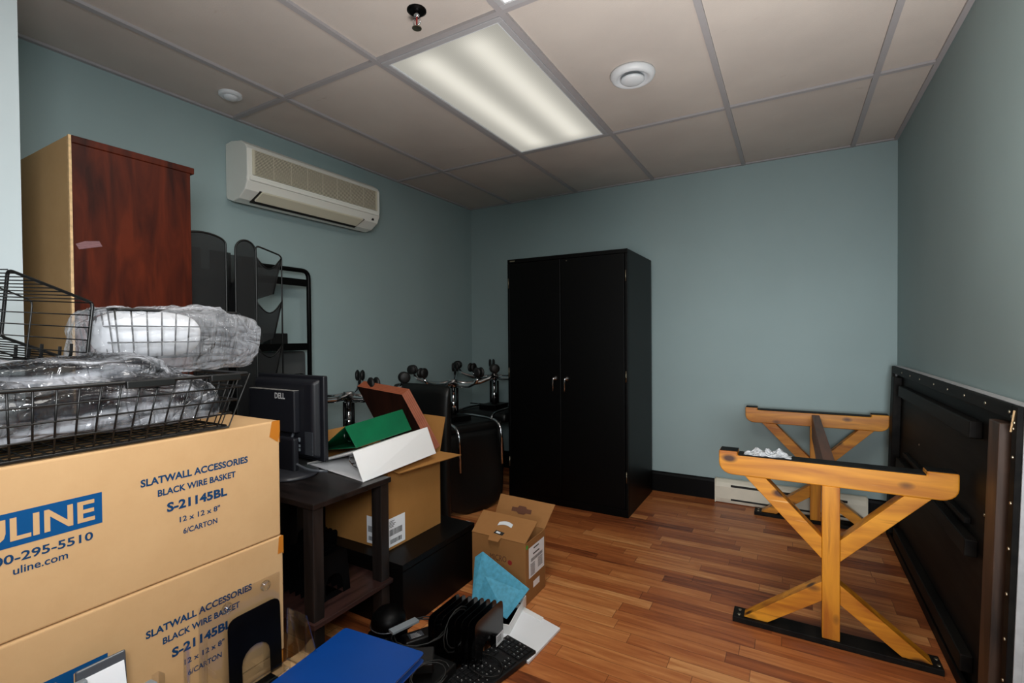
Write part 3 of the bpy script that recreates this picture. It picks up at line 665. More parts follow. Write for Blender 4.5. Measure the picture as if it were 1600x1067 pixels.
# ------------------------------------------------------------------ black mesh rack towers
def mesh_rack(label, x1, y0, y1, ztop, dome, tiers=True):
    t = thing('mesh_rack', label, 'rack', (x1, (y0+y1)/2, 0), group='black mesh racks beside the bookcase')
    D = .20; x0 = x1-D
    yc, hw = (y0+y1)/2, (y1-y0)/2
    def outline(n=14):
        return [(yc+hw*math.cos(PI*k/n), ztop-dome+dome*math.sin(PI*k/n)) for k in range(n+1)]
    ol = outline()
    pts = [(x1, y1, .02)]+[(x1, y, z) for y, z in ol]+[(x1, y0, .02)]
    b = B().prism(pts, (-.003, 0, 0)); b.build('front_panel', M['mesh'], t)
    b = B().tube(round_path([(x1, y1, 0), (x1, y1, ztop-dome)], .01)[:1]+[(x1, y1, z) for z in (.5, 1., ztop-dome-.02)]+[(x1, y, z) for y, z in ol]+[(x1, y0, z) for z in (ztop-dome-.02, 1., .5, 0)], .0045, 6)
    b.build('wire_edge', M['black_wire'], t, smooth=True)
    B().box(x0, x0+.003, y0, y1, .02, ztop-.03).build('back_panel', M['mesh'], t)
    # stepped file pockets, open at their tops
    n = 6; z = .10
    for k in range(n):
        za = z+k*(ztop-.22)/n; zb = za+.20
        b = B(); b.prism([(x0, y1-.004, za), (x0+.09, y1-.004, za), (x1-.005, y1-.004, zb), (x1-.04, y1-.004, zb-.018), (x1-.09, y1-.004, zb-.03), (x0, y1-.004, zb-.02)], (0, -.003, 0))
        b.prism([(x0+.09, y0+.004, za), (x0+.09, y1-.004, za), (x1-.005, y1-.004, zb), (x1-.005, y0+.004, zb)], (.002, 0, .001))
        b.build('file_pocket', M['mesh_thin'], t)
    return t
mesh_rack('black mesh rack with wide domed top right beside the mahogany bookcase', -2.09, 1.000, 1.178, 1.602, .035)
mesh_rack('narrower black mesh rack with round dome top, second from the bookcase', -2.09, 1.218, 1.312, 1.598, .05)
def pocket_rack():
    x1, y0, y1, zt = -2.10, 1.318, 1.445, 1.585
    t = thing('mesh_pocket_rack', 'black mesh rack with scalloped tiered pockets seen from its side', 'rack', (x1, y0, 0), group='black mesh racks beside the bookcase')
    b = B().tube(round_path([(x1, y0, 0), (x1, y0, zt), (x1, y1, zt-.03), (x1, y1, 0)], .02), .004, 6); b.build('wire_edge', M['black_wire'], t, smooth=True)
    B().box(x1-.22, x1-.217, y0, y1, .02, zt-.02).build('back_panel', M['mesh_thin'], t)
    for k in range(7):
        za = zt-.05-.205*k
        pts = [(x1, y0, za)]
        for i in range(9): 
            s_ = i/8; pts.append((x1, y0+(y1-y0)*s_, za+.012*s_-.055*math.sin(PI*s_)))
        pts = pts[1:]+[(x1, y1-.045, za-.165), (x1, y0, za-.195)]
        b = B().prism(pts, (-.003, 0, 0)); b.build('file_pocket', M['mesh'], t)
        b = B().tube([(x1+.001, y0+(y1-y0)*i/8, za+.012*i/8-.055*math.sin(PI*i/8)) for i in range(9)]+[(x1+.001, y1-.045, za-.165)], .003, 6); b.build('pocket_wire', M['black_wire'], t, smooth=True)
pocket_rack()

# ------------------------------------------------------------------ tube-frame cart by the left wall
def cart():
    t = thing('utility_cart', 'black tube-frame utility cart with shelves against left wall, behind monitor', 'cart', (-2.43, 1.62, 0))
    x0, x1, y0, y1 = -2.505, -2.42, 1.44, 1.835
    for x, zf in ((x0, .62), (x1, 1.548)):
        B().tube(round_path([(x, y0, .06), (x, y0, zf), (x, y1, zf), (x, y1, .06)], .045), .0125, 10).build('frame_tube', M['black_metal'], t, smooth=True)
    for z in (1.470, 1.105, .60, .20):
        b = B(); b.box(x0, x1, y0+.012, y1-.012, z, z+.012); b.box(x1-.002, x1+.008, y0+.01, y1-.01, z-.012, z+.028); b.build('shelf', M['black_metal'], t, bevel=.002)
    for x in (x0, x1):
        for y in (y0, y1):
            b = B(); b.lathe([(.001, -.012), (.028, -.012), (.03, 0), (.028, .012), (.001, .012)], (x, y, .03), (1, 0, 0), 14); b.tube([(x, y, .03), (x, y, .07)], .006); b.build('caster', M['rubber'], t, smooth=True)
    tag(B().box(-2.50, -2.43, 1.60, 1.705, 1.1175, 1.190).build('plastic_tray', M['black_plastic'], None, bevel=.004), 'small black box on the middle shelf of the cart', 'box')
cart()
tag(B().prism([(-2.524, 1.60, 0), (-2.524, 1.885, 0)]+round_path([(-2.524, 1.885, .48), (-2.524, 1.885, 1.085), (-2.524, 1.60, 1.085), (-2.524, 1.60, .48)], .025)[1:-1], (-.0155, 0, 0)).build('display_board', M['grey_panel'], None, bevel=.003),
    'grey round-cornered display board behind the cart, against left wall', 'board')

# ------------------------------------------------------------------ end table with monitor
TX, TY0, TY1, TZ = -1.352, 1.030, 1.388, .620
def end_table():
    x0, x1 = -1.93, TX
    t = thing('end_table', 'dark espresso end table with lower shelf, beside carton stack', 'table', ((x0+x1)/2, (TY0+TY1)/2, 0))
    B().box(x0, x1, TY0, TY1, TZ-.020, TZ).build('table_top', M['espresso'], t, bevel=.003)
    for x in (x0+.012, x1-.062):
        for y in (TY0+.008, TY1-.046): B().box(x, x+.05, y, y+.042, 0, TZ-.020).build('leg', M['espresso_lit'], t, bevel=.002)
    B().box(x0, x1+.002, TY0-.002, TY1+.002, .205, .222).build('shelf', M['espresso_red'], t, bevel=.002)
    B().box(x0+.01, x0+.014, TY0+.01, TY1-.01, .222, TZ-.02).build('end_panel', M['blackbrown'], t)
end_table()
def bookend(label, cat, grp, x, y0, y1, z0, h, tilt=0., footdir=-1, foot=.13, mat='gloss_black'):
    """steel bookend: upright rounded plate with an arched cut-out whose tongue is the foot"""
    w = y1-y0; yc = (y0+y1)/2
    outer = round_path([(0, -w/2, 0), (0, -w/2, h), (0, w/2, h), (0, w/2, 0)], .025, 4)
    iw = w*.27; ih = h*.52
    inner = [(0, iw, 0), (0, iw, ih-iw)]+[(0, iw*math.cos(PI*k/8), ih-iw+iw*math.sin(PI*k/8)) for k in range(1, 8)]+[(0, -iw, ih-iw), (0, -iw, 0)]
    o = thing('bookend', label, cat, (x, yc, z0), group=grp)
    mt = Matrix.Translation((x, yc, z0)) @ Matrix.Rotation(tilt, 4, 'Y')
    pts = [Vector(p) for p in outer]+[Vector(p) for p in inner]
    b = B(); b.prism([mt @ p for p in pts], mt.to_3x3() @ Vector((.0018, 0, 0)))
    b.build('upright_plate', M[mat], o)
    B().box(0 if footdir > 0 else -foot, foot if footdir > 0 else 0, -iw, iw, 0, .0018, Matrix.Translation((x, yc, z0))).build('foot_plate', M['gloss_black'], o)
    return o
# nested bookends on the lower shelf of the end table
for k in range(7):
    bookend('black steel bookend on end table shelf, %s from the front of the longer nested row' % ORD[k], 'bookend', 'bookends on the end table shelf', -1.44-.032*k, 1.115, 1.255, .2225, .155, rad(-6), -1, .06)
for k in range(5):
    y = 1.150+.034*k
    o = bookend('black steel bookend on end table shelf, %s from the front of the shorter rear row' % ORD[k], 'bookend', 'bookends in the second shelf row', -1.66-.03*k, 1.268, 1.368, .2225, .150, rad(8), -1, .06)

def monitor():
    t = thing('computer_monitor', 'dark grey computer monitor on end table, its back turned to us', 'monitor', (-1.70, 1.20, TZ))
    x0, x1, z0, z1, yb = -2.045, -1.612, .668, 1.012, 1.285
    B().box(x0, x1, yb, yb+.022, z0, z1).build('bezel', M['mon_plastic'], t, bevel=.006, seg=3)
    B().box(x0+.015, x1-.015, yb+.0215, yb+.0235, z0+.018, z1-.016).build('screen', M['gloss_black'], t)
    def frus(a0, a1, c0, c1, ya, yb_, ins):
        return [(a0+ins, ya, c0+ins), (a1-ins, ya, c0+ins), (a1-ins, ya, c1-ins), (a0+ins, ya, c1-ins), (a0, yb_, c0), (a1, yb_, c0), (a1, yb_, c1), (a0, yb_, c1)]
    B().hexa(frus(x0+.006, x1-.012, z0+.008, z1-.010, yb-.032, yb, .016)).build('rear_shell', M['mon_plastic'], t, bevel=.012, seg=4)
    B().box(x0+.025, x1-.105, yb-.058, yb-.030, z0+.115, z1-.060).build('rear_housing', M['mon_plastic'], t, bevel=.006, seg=3)
    b = B().prism([(x0+.03, yb-.0585, z1-.0598), (x1-.108, yb-.0585, z1-.0598), (x1-.106, yb-.034, z1-.0598), (x1-.2, yb-.036, z1-.0598), (x0+.15, yb-.033, z1-.0598), (x0+.028, yb-.035, z1-.0598)], (0, 0, .0014)); b.build('dust_layer', M['dust'], t)
    b = B()
    for k in range(18): b.box(x1-.075, x1-.030, yb-.0322-.0006, yb-.025, z0+.030+k*.0052, z0+.0325+k*.0052)
    b.build('vent_slots', M['smoke'], t)
    b = B(); text_into(b, 'DELL', (-1.806, yb-.0584, z1-.094), (1, 0, 0), (0, 0, 1), width=.066, height=.024, bold=.03); b.build('logo', M['legend'], t, recalc=False)
    b = B()
    for dx, dz, w, h in ((-.115, .078, .010, .016), (-.135, .056, .030, .010), (-.135, .040, .030, .010)): b.box(x1+dx, x1+dx+w, yb-.0345, yb-.028, z0+dz, z0+dz+h)
    b.build('port', M['grey_plastic'], t)
    cx, cy = -1.735, 1.215
    b = B(); b.lathe([(.001, 0), (.108, 0), (.112, .006), (.100, .014), (.06, .020), (.001, .022)], (cx, cy, TZ), seg=36); b.build('base', M['mon_base_sheen'], t, smooth=True)
    b = B(); b.box(cx-.055, cx+.045, cy-.012, cy+.014, TZ+.015, TZ+.15); b.build('neck', M['mon_plastic'], t, bevel=.008)
    b = B(); b.tube(round_path([(-1.74, yb-.045, z0+.115), (-1.755, yb-.060, z0+.05), (-1.715, yb-.070, z0+.005), (-1.63, yb-.06, z0-.020), (-1.57, yb-.02, z0-.025)], .05, 8), .0055, 8); b.build('cable', M['smoke'], t, smooth=True)
monitor()

# ------------------------------------------------------------------ ring binders, boards, open carton on the low black cube
def low_cabinet():
    x0, x1, y0, y1, h = -1.86, -1.318, 1.408, 1.905, .270
    t = thing('low_cabinet', 'low black-brown cabinet on floor carrying the open brown carton', 'cabinet', ((x0+x1)/2, (y0+y1)/2, 0))
    B().box(x0, x1-.003, y0+.004, y1-.004, 0, h-.030).build('cabinet_body', M['blackbrown'], t, bevel=.002)
    B().box(x0, x1, y0, y1, h-.026, h).build('cabinet_top', M['blackbrown'], t, bevel=.002)
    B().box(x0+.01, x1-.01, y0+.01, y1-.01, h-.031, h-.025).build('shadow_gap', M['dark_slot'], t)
low_cabinet()
def open_carton():
    x0, x1, y0, y1, z0, z1 = -1.850, -1.458, 1.475, 1.822, .2705, .612; w = .005
    t = thing('open_carton', 'open brown cardboard box with raised flaps holding brown boards', 'box', ((x0+x1)/2, (y0+y1)/2, z0))
    b = B(); b.box(x0, x1, y0, y0+w, z0, z1); b.box(x0, x1, y1-w, y1, z0, z1); b.box(x0, x0+w, y0+w, y1-w, z0, z1); b.box(x1-w, x1, y0+w, y1-w, z0, z1); b.box(x0+w, x1-w, y0+w, y1-w, z0, z0+w)
    b.build('carton_walls', M['carton2'], t, bevel=.001)
    B().slab([(x1, y0, z1), (x1, y1, z1), (x1+.085, y1+.055, z1-.018), (x1+.055, y0+.01, z1-.012)], -.004).build('flap', M['carton2'], t)
    B().slab([(x0+.03, y1, z1), (x1, y1, z1), (x1+.012, y1+.03, z1+.165), (x0+.05, y1+.03, z1+.175)], .004).build('flap', M['carton2'], t)
    B().slab([(x0, y0, z1), (x0, y1, z1), (x0-.03, y1, z1+.12), (x0-.03, y0, z1+.12)], .004).build('flap', M['carton2'], t)
    # shipping label folded round the near corner
    l = B(); l.box(x1+.0003, x1+.0009, y0-.0006, y0+.100, z0+.012, z0+.132); l.box(x1-.125, x1+.0009, y0-.0009, y0-.0003, z0+.012, z0+.128)
    lb = l.build('shipping_label', M['paper'], t)
    b = B()
    for zz, hh, ya, yb_ in ((.058, .026, .006, .080), (.024, .018, .010, .076)):
        y = ya
        while y < yb_:
            g = random.choice((.0012, .002, .003)); b.box(x1+.0009, x1+.0012, y0+y, y0+y+g, z0+zz, z0+zz+hh); y += g+random.choice((.0012, .002))
    for zz, hh in ((.060, .026), (.024, .018)):
        x = .006
        while x < .115:
            g = random.choice((.0012, .002, .003)); b.box(x1-x-g, x1-x, y0-.0012, y0-.0009, z0+zz, z0+zz+hh); x += g+random.choice((.0012, .002))
    for k in range(5): b.box(x1+.0009, x1+.0012, y0+.005, y0+.030+.006*(k % 3), z0+.094+k*.006, z0+.0965+k*.006)
    b.build('label_printing', M['label_ink'], lb)
open_carton()
def boards():
    # five thin veneer boards leaning together out of the carton
    o = Vector((-1.935, 1.748, .912)); ux = Vector((.307, 0, -.026)); dn = Vector((.092, .03, -.168)); th = Vector((.030, .020, .028))
    L = dn*1.6
    for k in range(5):
        a = o+th*(k/5); e = th*(1/5)*.86
        t = thing('veneer_board', ('dark cherry veneer board, front face of the leaning stack in open carton' if k == 0 else 'reddish veneer board, %s from the front of the stack leaning in open carton' % ORD[k]), 'board', a, group='veneer boards in the open carton')
        b = B().prism([a, a+ux, a+ux+L, a+L], e); b.build('board_core', M['cherry'], t)
        if k == 0:
            n = ux.cross(L).normalized(); s_ = -1 if n.dot(th) > 0 else 1
            B().prism([a, a+ux, a+ux+L, a+L], n*s_*.0012).build('face_veneer', M['cherry_shaded'], t)
boards()
def wedge_binder(name, label, R0, R1, F1, F0, L0, L1, mat):
    R0, R1, F1, F0, L0, L1 = [Vector(p) for p in (R0, R1, F1, F0, L0, L1)]
    t = thing('ring_binder', label, 'binder', F0, group='ring binders propped open on the end table')
    c = (R0+R1+F0+F1+L0+L1)/6
    def plate(nm, q, th=.0045):
        n = (q[1]-q[0]).cross(q[3]-q[0]).normalized(); s_ = -1 if n.dot(sum(q, Vector())/4-c) > 0 else 1
        return B().prism(q, n*s_*th).build(nm, mat, t, bevel=.001)
    plate('spine', [R0, R1, F1, F0]); plate('cover', [R0, R1, L1, L0]); plate('cover', [F0, F1, L1, L0])
    b = B(); ax = (F1-F0).normalized(); mid = R0*.45+F0*.35+L0*.2
    for k in (.10, .42, .74):
        p = mid+(F1-F0)*k; q = (R0-F0)*.34; w = (L0-F0).normalized()*.03
        b.tube([p-q*.6, p-q*.5+w*.8, p+w*1.3, p+q*.5+w*.8, p+q*.6], .0028, 6)
    b.beam(mid+(F1-F0)*.06-(L0-F0)*.02, mid+(F1-F0)*.94-(L0-F0)*.02, .016, .004); b.build('ring_mechanism', M['chrome'], t, smooth=False)
wedge_binder('white', 'large white ring binder propped open like a tent on table edge', (-1.423, 1.262, .736), (-1.423, 1.690, .758), (-1.400, 1.722, .634), (-1.393, 1.283, .6205), (-1.800, 1.345, .6245), (-1.700, 1.700, .6345), M['white_vinyl'])
wedge_binder('green', 'green ring binder propped open on the white binder', (-1.535, 1.322, .812), (-1.535, 1.650, .836), (-1.500, 1.672, .742), (-1.496, 1.345, .726), (-1.850, 1.440, .655), (-1.850, 1.670, .655), M['green_vinyl'])

# ------------------------------------------------------------------ brown product box on the floor
def product_box():
    x0, x1, y0, y1, h = -1.268, -.990, 1.812, 2.004, .268; w = .004
    t = thing('product_box', 'brown handled product box with open lid standing on the floor', 'box', ((x0+x1)/2, (y0+y1)/2, 0))
    b = B(); b.box(x0, x1, y0, y0+w, 0, h); b.box(x0, x1, y1-w, y1, 0, h); b.box(x0, x0+w, y0+w, y1-w, 0, h); b.box(x1-w, x1, y0+w, y1-w, 0, h); b.box(x0+w, x1-w, y0+w, y1-w, 0, w)
    b.build('box_walls', M['carton3'], t, bevel=.001)
    # near lid panel, folded in and up; far lid panel standing up
    B().slab([(x0, y0, h), (x1, y0, h), (x1+.002, y0+.115, h+.058), (x0-.012, y0+.115, h+.062)], .004).build('lid_panel', M['carton3'], t)
    B().slab([(x0, y1, h), (x1, y1, h), (x1+.026, y1+.06, h+.098), (x0+.004, y1+.06, h+.104)], .004).build('lid_panel', M['carton3'], t)
    p0 = Vector((x0, y0, h)); u = Vector((1, 0, 0)); v = Vector((0, .115, .060)).normalized(); n = u.cross(v)
    def onlid(pts, off, th): return [p0+u*a+v*c+n*off for a, c in pts], n*th
    ar = [(.105+.072*i/8, .062+.010*math.sin(PI*i/8)) for i in range(9)]
    q, e = onlid(ar+[(a, c+.020) for a, c in ar[::-1]], .0042, .0012); B().prism(q, e).build('carry_handle', M['white_enamel'], t)
    q, e = onlid([(.108, .018), (.155, .014), (.160, .030), (.112, .036)], .0042, .0008); B().prism(q, e).build('handle_slot', M['dark_slot'], t)
    q, e = onlid([(.118, .022), (.140, .019), (.141, .027), (.119, .031)], .0050, .0008); B().prism(q, e).build('handle_tab', M['white_enamel'], t)
    b = B(); b.prism([(x0+.095, y0-.002, h+.002), (x0+.155, y0-.002, h+.002), (x0+.150, y0-.018, h-.010), (x0+.098, y0-.018, h-.010)], (0, .001, .003)); b.build('lock_tab', M['carton3'], t)
    p1 = Vector((x0, y1, h)); v2 = Vector((0, .06, .100)).normalized(); n2 = u.cross(v2)
    q = [p1+u*a+v2*c+n2*.0043 for a, c in ((.085, .050), (.115, .050), (.125, .042), (.155, .042), (.165, .050), (.192, .050), (.192, .070), (.166, .070), (.158, .080), (.122, .080), (.114, .070), (.085, .070))]
    B().prism(q, n2*.0006).build('die_cut', M['brown_print'], t)
    b = B(); b.box(x1+.0002, x1+.0007, y0+.030, y0+.178, .105, .238); lb = b.build('shipping_label', M['paper'], t)
    B().box(x1+.0002, x1+.0008, y0+.070, y0+.130, .050, .078).build('small_label', M['paper'], t)
    b = B()
    b.box(x1+.0007, x1+.0010, y0+.075, y0+.125, .222, .228); b.box(x1+.0007, x1+.0010, y0+.070, y0+.13, .198, .204)
    y = y0+.05
    while y < y0+.16: g = random.choice((.0015, .0025)); b.box(x1+.0007, x1+.0010, y, y+g, .172, .186); y += g+.002
    for k in range(9): b.box(x1+.0007, x1+.0010, y0+.045, y0+.085, .112+k*.006, .1145+k*.006); b.box(x1+.0007, x1+.0010, y0+.115, y0+.160, .125+k*.005, .127+k*.005)
    b.build('label_printing', M['label_ink'], lb)
    B().lathe([(.001, 0), (.009, 0), (.009, .0006), (.001, .0006)], (x1+.0002, y0+.014, h-.018), (1, 0, 0), 16).build('green_sticker', M['green_dot'], t)
    b = B(); text_into(b, 'MICRO', (x0+.140, y0-.0002, .168), (1, 0, 0), (0, 0, 1), width=.085, height=.026, bold=0.); b.build('printing', M['brown_print'], t, recalc=False)
    B().lathe([(.001, 0), (.011, 0), (.011, .0004), (.001, .0004)], (x0+.200, y0-.0002, .172), (0, -1, 0), 14).build('red_mark', M['red_dot'], t)
product_box()

# folder, white tray box, writing pad, white plastic scrap
tag(B().prism([(-1.221, 1.768, .180), (-1.182, 1.772, .212), (-.947, 1.768, .107), (-.995, 1.660, .022), (-1.185, 1.690, .040)], Vector((.1, -.5, .35)).normalized()*.006).build('folder', M['teal_board'], None, bevel=.002), 'light blue pressboard folder leaning between low cabinet and product box', 'folder')
def tray():
    t = thing('white_tray_box', 'shallow white box under the light blue folder beside brown box', 'box', (-1.02, 1.70, 0), rad(-14))
    mt = Matrix.Translation((-1.040, 1.690, 0)) @ Matrix.Rotation(rad(12), 4, 'Z')
    b = B(); X, Y, h = .075, .115, .048
    b.box(-X, X, -Y, Y, 0, .004, mt)
    for q in ((-X, X, -Y, -Y+.004), (-X, X, Y-.004, Y), (-X, -X+.004, -Y+.004, Y-.004), (X-.004, X, -Y+.004, Y-.004)): b.box(*q, .004, h, mt)
    b.build('tray_walls', M['white_vinyl'], t, bevel=.001)
    B().box(-X+.006, X-.006, -Y+.006, Y-.006, .0045, .012, mt).build('dark_insert', M['black_plastic'], t)
tray()
def pad():
    a, b_, c, d = [Vector(p) for p in ((-1.015, 1.790, .002), (-.790, 1.728, .002), (-.806, 1.492, .002), (-1.030, 1.552, .002))]
    t = thing('paper_pad', 'white paper pad lying on wooden floor beside keyboard', 'paper', (-.91, 1.64, 0))
    B().prism([a, d, c, b_], (0, 0, .010)).build('sheets', M['paper'], t, bevel=.001)
    e = Vector((0, 0, .0105)); B().prism([a+e, a+e+(d-a)*.10, b_*.62+a*.38+e+(d-a)*.10, b_*.62+a*.38+e], (0, 0, .004)).build('bound_edge', M['white_vinyl'], t)
pad()
bag('plastic_scrap', 'white plastic bag tip poking out behind low cabinet and product box', (-1.60, 2.22, .052), (.05, .06, .055), M['white_vinyl'], 3., .012, 30, 18, .9, .001)

# ------------------------------------------------------------------ bookend row, keyboard, adapters and cables on the floor
for k in range(8):
    o = bookend(('front black steel bookend of the row on the floor, glossy face toward room' if k == 0 else 'black steel bookend, %s from the front in the row standing on floor' % ORD[k]), 'bookend', 'bookends in the floor row', -.935-.024*k, 1.345-.006*k, 1.530-.006*k, .0005, .185, rad(0), -1, .02, 'mirror_black')
    if k == 0:
        b = B(); b.box(-.9330, -.9325, 1.480, 1.530, .030, .070); b.build('label_sticker', M['paper'], o)
        b = B(); [b.box(-.9325, -.9322, 1.485, 1.515, .042+j*.006, .044+j*.006) for j in range(4)]; b.build('sticker_printing', M['label_ink'], o)
def keyboard():
    t = thing('keyboard', 'black computer keyboard with white legends on floor at the bottom edge', 'keyboard', (-.90, 1.34, .02), rad(0))
    d = (Vector((-.971, 1.295))-Vector((-.918, 1.535))).normalized()
    A = Vector((-.942, 1.578, .022)); L, Wd = .445, .142
    u = Vector((d.x, d.y, 0)); v = Vector((-u.y, u.x, 0))
    if v.x < 0: v = -v
    mt = Matrix((u, v, u.cross(v))).transposed().to_4x4(); mt.translation = A
    sgn = 1 if u.cross(v).z > 0 else -1
    def bx(b, a0, a1, c0, c1, h0, h1): b.box(a0, a1, c0, c1, min(sgn*h0, sgn*h1), max(sgn*h0, sgn*h1), mt)
    b = B(); bx(b, 0, L, 0, Wd, -.020, 0); b.build('keyboard_case', M['key'], t, bevel=.004, seg=3)
    lg = B(); n = 0
    for (a0, cols) in ((.012, 4), (.098, 3), (.168, 14)):
        for r in range(6):
            for c_ in range(cols):
                if cols == 3 and r in (2, 3): continue
                a = a0+c_*.0188; q = .010+r*.0208
                kb = B(); bx(kb, a, a+.0165, q, q+.0175, .0, .005); kb.build('key', M['key'], t, bevel=.0012, seg=1) if n < 95 else None
                if n >= 95: kb.bm.free()
                n += 1
                bx(lg, a+.005, a+.0072, q+.005, q+.0095, .0050, .0053) if random.random() < .7 else None
                if random.random() < .12: bx(lg, a+.009, a+.011, q+.010, q+.012, .0050, .0053)
    lg.build('legends', M['legend'], t)
    b = B(); pts = [A+u*.19+v*(.07*math.cos(k*.5)+.07)+u*.05*math.sin(k*.5)+Vector((0, 0, .011)) for k in range(14)]
    b.tube(round_path(pts, .02, 3), .0022, 6); b.build('cable', M['rubber'], t, smooth=True)
keyboard()
def cable(label, pts, r=.0026, grp='cables in the floor pile'):
    return tag(B().tube(round_path(pts, .05, 5), r, 6).build('cable', M['rubber'], None, smooth=True), label, 'cable', grp)
def coil(label, c, r, n, nrm, seed):
    random.seed(seed); pts = []
    nrm = Vector(nrm).normalized(); u = nrm.orthogonal().normalized(); w = nrm.cross(u)
    for k in range(n*14):
        a = 2*PI*k/14; rr = r*(1+.12*math.sin(a*.37+seed)); pts.append(Vector(c)+(u*math.cos(a)*rr*1.5+w*math.sin(a)*rr)+nrm*.004*math.sin(a*.71+seed))
    return tag(B().tube(pts, .0025, 6).build('cable_coil', M['rubber'], None, smooth=True), label, 'cable', 'cables in the floor pile')
coil('looped black cable hanging over the floor bookend row', (-1.02, 1.36, .135), .045, 2, (1, -.3, .3), 1)
coil('looped black cable lying before the floor bookends, beside keyboard', (-.99, 1.17, .10), .04, 2, (.2, -.4, 1), 2)
coil('black cable loops over adapters between blue binder and bookends', (-1.12, 1.28, .14), .06, 2, (.1, -.2, 1), 5)
def adapter(label, c, size, rz, tilt=0.):
    t = thing('power_adapter', label, 'adapter', c, group='power adapters in the floor pile')
    mt = Matrix.Translation(c) @ Matrix.Rotation(rz, 4, 'Z') @ Matrix.Rotation(tilt, 4, 'X')
    x, y, z = [q/2 for q in size]
    B().box(-x, x, -y, y, 0, 2*z, mt).build('adapter_case', M['black_plastic'], t, bevel=.006, seg=3)
    b = B(); b.box(-x*.7, x*.1, -y*.6, y*.5, 2*z, 2*z+.0006, mt); b.build('rating_label', M['smoke'], t)
    b = B()
    for k in range(4): b.box(-x*.6, -x*.05*(k+1), -y*.5+k*y*.24, -y*.42+k*y*.24, 2*z+.0006, 2*z+.0010, mt)
    b.build('label_printing', M['legend'], t)
adapter('black power adapter with printed label just beyond the blue binder', (-1.07, 1.20, .085), (.12, .07, .04), rad(35), rad(14))
adapter('black power adapter lying behind the labelled one near low cabinet', (-1.16, 1.33, .06), (.13, .06, .035), rad(60))
def floor_box():
    # black flat device the adapters rest on
    t = thing('docking_device', 'flat black electronic device under the adapters on the floor', 'device', (-1.09, 1.22, 0))
    B().box(-1.205, -.985, 1.04, 1.31, 0, .058).build('device_case', M['black_plastic'], t, bevel=.006, seg=3)
    B().box(-1.19, -1.0, 1.0405, 1.0395, .02, .03).build('front_slot', M['dark_slot'], t)
    tag(B().box(-1.345, -1.210, 1.03, 1.404, 0, .014).build('laptop_sleeve', M['leather'], None, bevel=.005), 'thin black sleeve lying on the floor between end table and low cabinet', 'sleeve')
    tag(B().box(-1.206, -1.125, 1.315, 1.404, 0, .040).build('black_pouch', M['leather'], None, bevel=.012, seg=3), 'small black pouch wedged between low cabinet and floor bookend row', 'pouch')
floor_box()
def speaker():
    t = thing('desktop_speaker', 'rounded glossy black speaker behind blue binder, by the end table', 'speaker', (-1.25, 1.27, 0))
    c = Vector((-1.262, 1.275, .0))
    B().box(-1.32, -1.225, 1.22, 1.34, .0145, .11).build('speaker_body', M['gloss_black'], t, bevel=.012, seg=4)
    B().lathe([(.001, 0), (.055, 0), (.066, .012), (.060, .045), (.040, .065), (.001, .072)], (-1.268, 1.28, .111), seg=28).build('dome', M['gloss_black'], t, smooth=True)
    B().tube([(-1.268+.064*math.cos(a), 1.28+.064*math.sin(a), .126) for a in [2*PI*k/24 for k in range(24)]], .0025, 6, True).build('ring', M['smoke'], t, smooth=True)
speaker()
tag(B().beam((-1.185, 1.205, .158), (-1.155, 1.305, .158), .030, .008).build('grey_clip_bar', M['grey_plastic'], None, bevel=.001), 'pale grey plastic strip sticking out behind the blue binder', 'strip')

# ------------------------------------------------------------------ carton in front of the stack, with bookend, sign holders and blue binder
def low_carton():
    x0, x1, y0, y1, h = -1.195, -.900, .30, .868, .285
    t = thing('flat_carton', 'low tan carton in front of stacked cartons, mostly under blue binder', 'carton', ((x0+x1)/2, (y0+y1)/2, 0))
    B().box(x0, x1, y0, y1, 0, h-.004).build('carton_body', M['carton'], t, bevel=.003)
    B().box(x0, x1, y0, (y0+y1)/2-.002, h-.004, h).build('flap', M['carton'], t); B().box(x0, x1, (y0+y1)/2+.002, y1, h-.004, h).build('flap', M['carton'], t)
low_carton()
bookend('large black steel bookend with arched opening leaning against stacked cartons', 'bookend', None, -1.186, .661, .800, .2853, .190, rad(-2), 1, .12)
def sign_holder(label, y0, y1, z0, z1, x, screws):
    t = thing('acrylic_sign_holder', label, 'sign holder', (x, (y0+y1)/2, z0), group='clear acrylic sign holders')
    B().box(x, x+.0025, y0, y1, z0, z1).build('clear_sheet', M['clear'], t, bevel=.0006)
    b = B(); b.box(x+.0025, x+.045, y0, y1, z0, z0+.0025); b.box(x+.0425, x+.045, y0, y1, z0+.0025, z0+.03); b.build('pocket', M['clear'], t)
    for y, z in screws:
        b = B(); b.lathe([(.001, 0), (.014, 0), (.013, .004), (.006, .006), (.005, .010), (.001, .010)], (x+.0026, y, z), (1, 0, 0), 20); b.build('suction_cup', M['clear'], t, smooth=True)
sign_holder('clear acrylic sign holder with two round cups behind the black bookend', .600, .806, .2855, .535, -1.2015, ((.665, .505), (.765, .516)))
def side_holder():
    t = thing('acrylic_sign_holder', 'clear acrylic stand seen edge-on at the corner of the carton stack', 'sign holder', (-1.18, .845, .285), group='clear acrylic sign holders')
    b = B(); b.slab([(-1.20, .822, .2856), (-1.11, .822, .2856), (-1.11, .826, .286), (-1.20, .826, .286)], .002)
    b.slab([(-1.199, .826, .287), (-1.12, .826, .287), (-1.12, .828, .425), (-1.199, .828, .425)], .0025)
    b.slab([(-1.199, .864, .286), (-1.12, .864, .286), (-1.12, .831, .425), (-1.199, .831, .425)], .0025)
    b.build('clear_sheet', M['clear'], t)
    b = B(); b.tube([(-1.12, .864, .287), (-1.12, .829, .426)], .0012, 6); b.build('polished_edge', M['clear'], t)
side_holder()
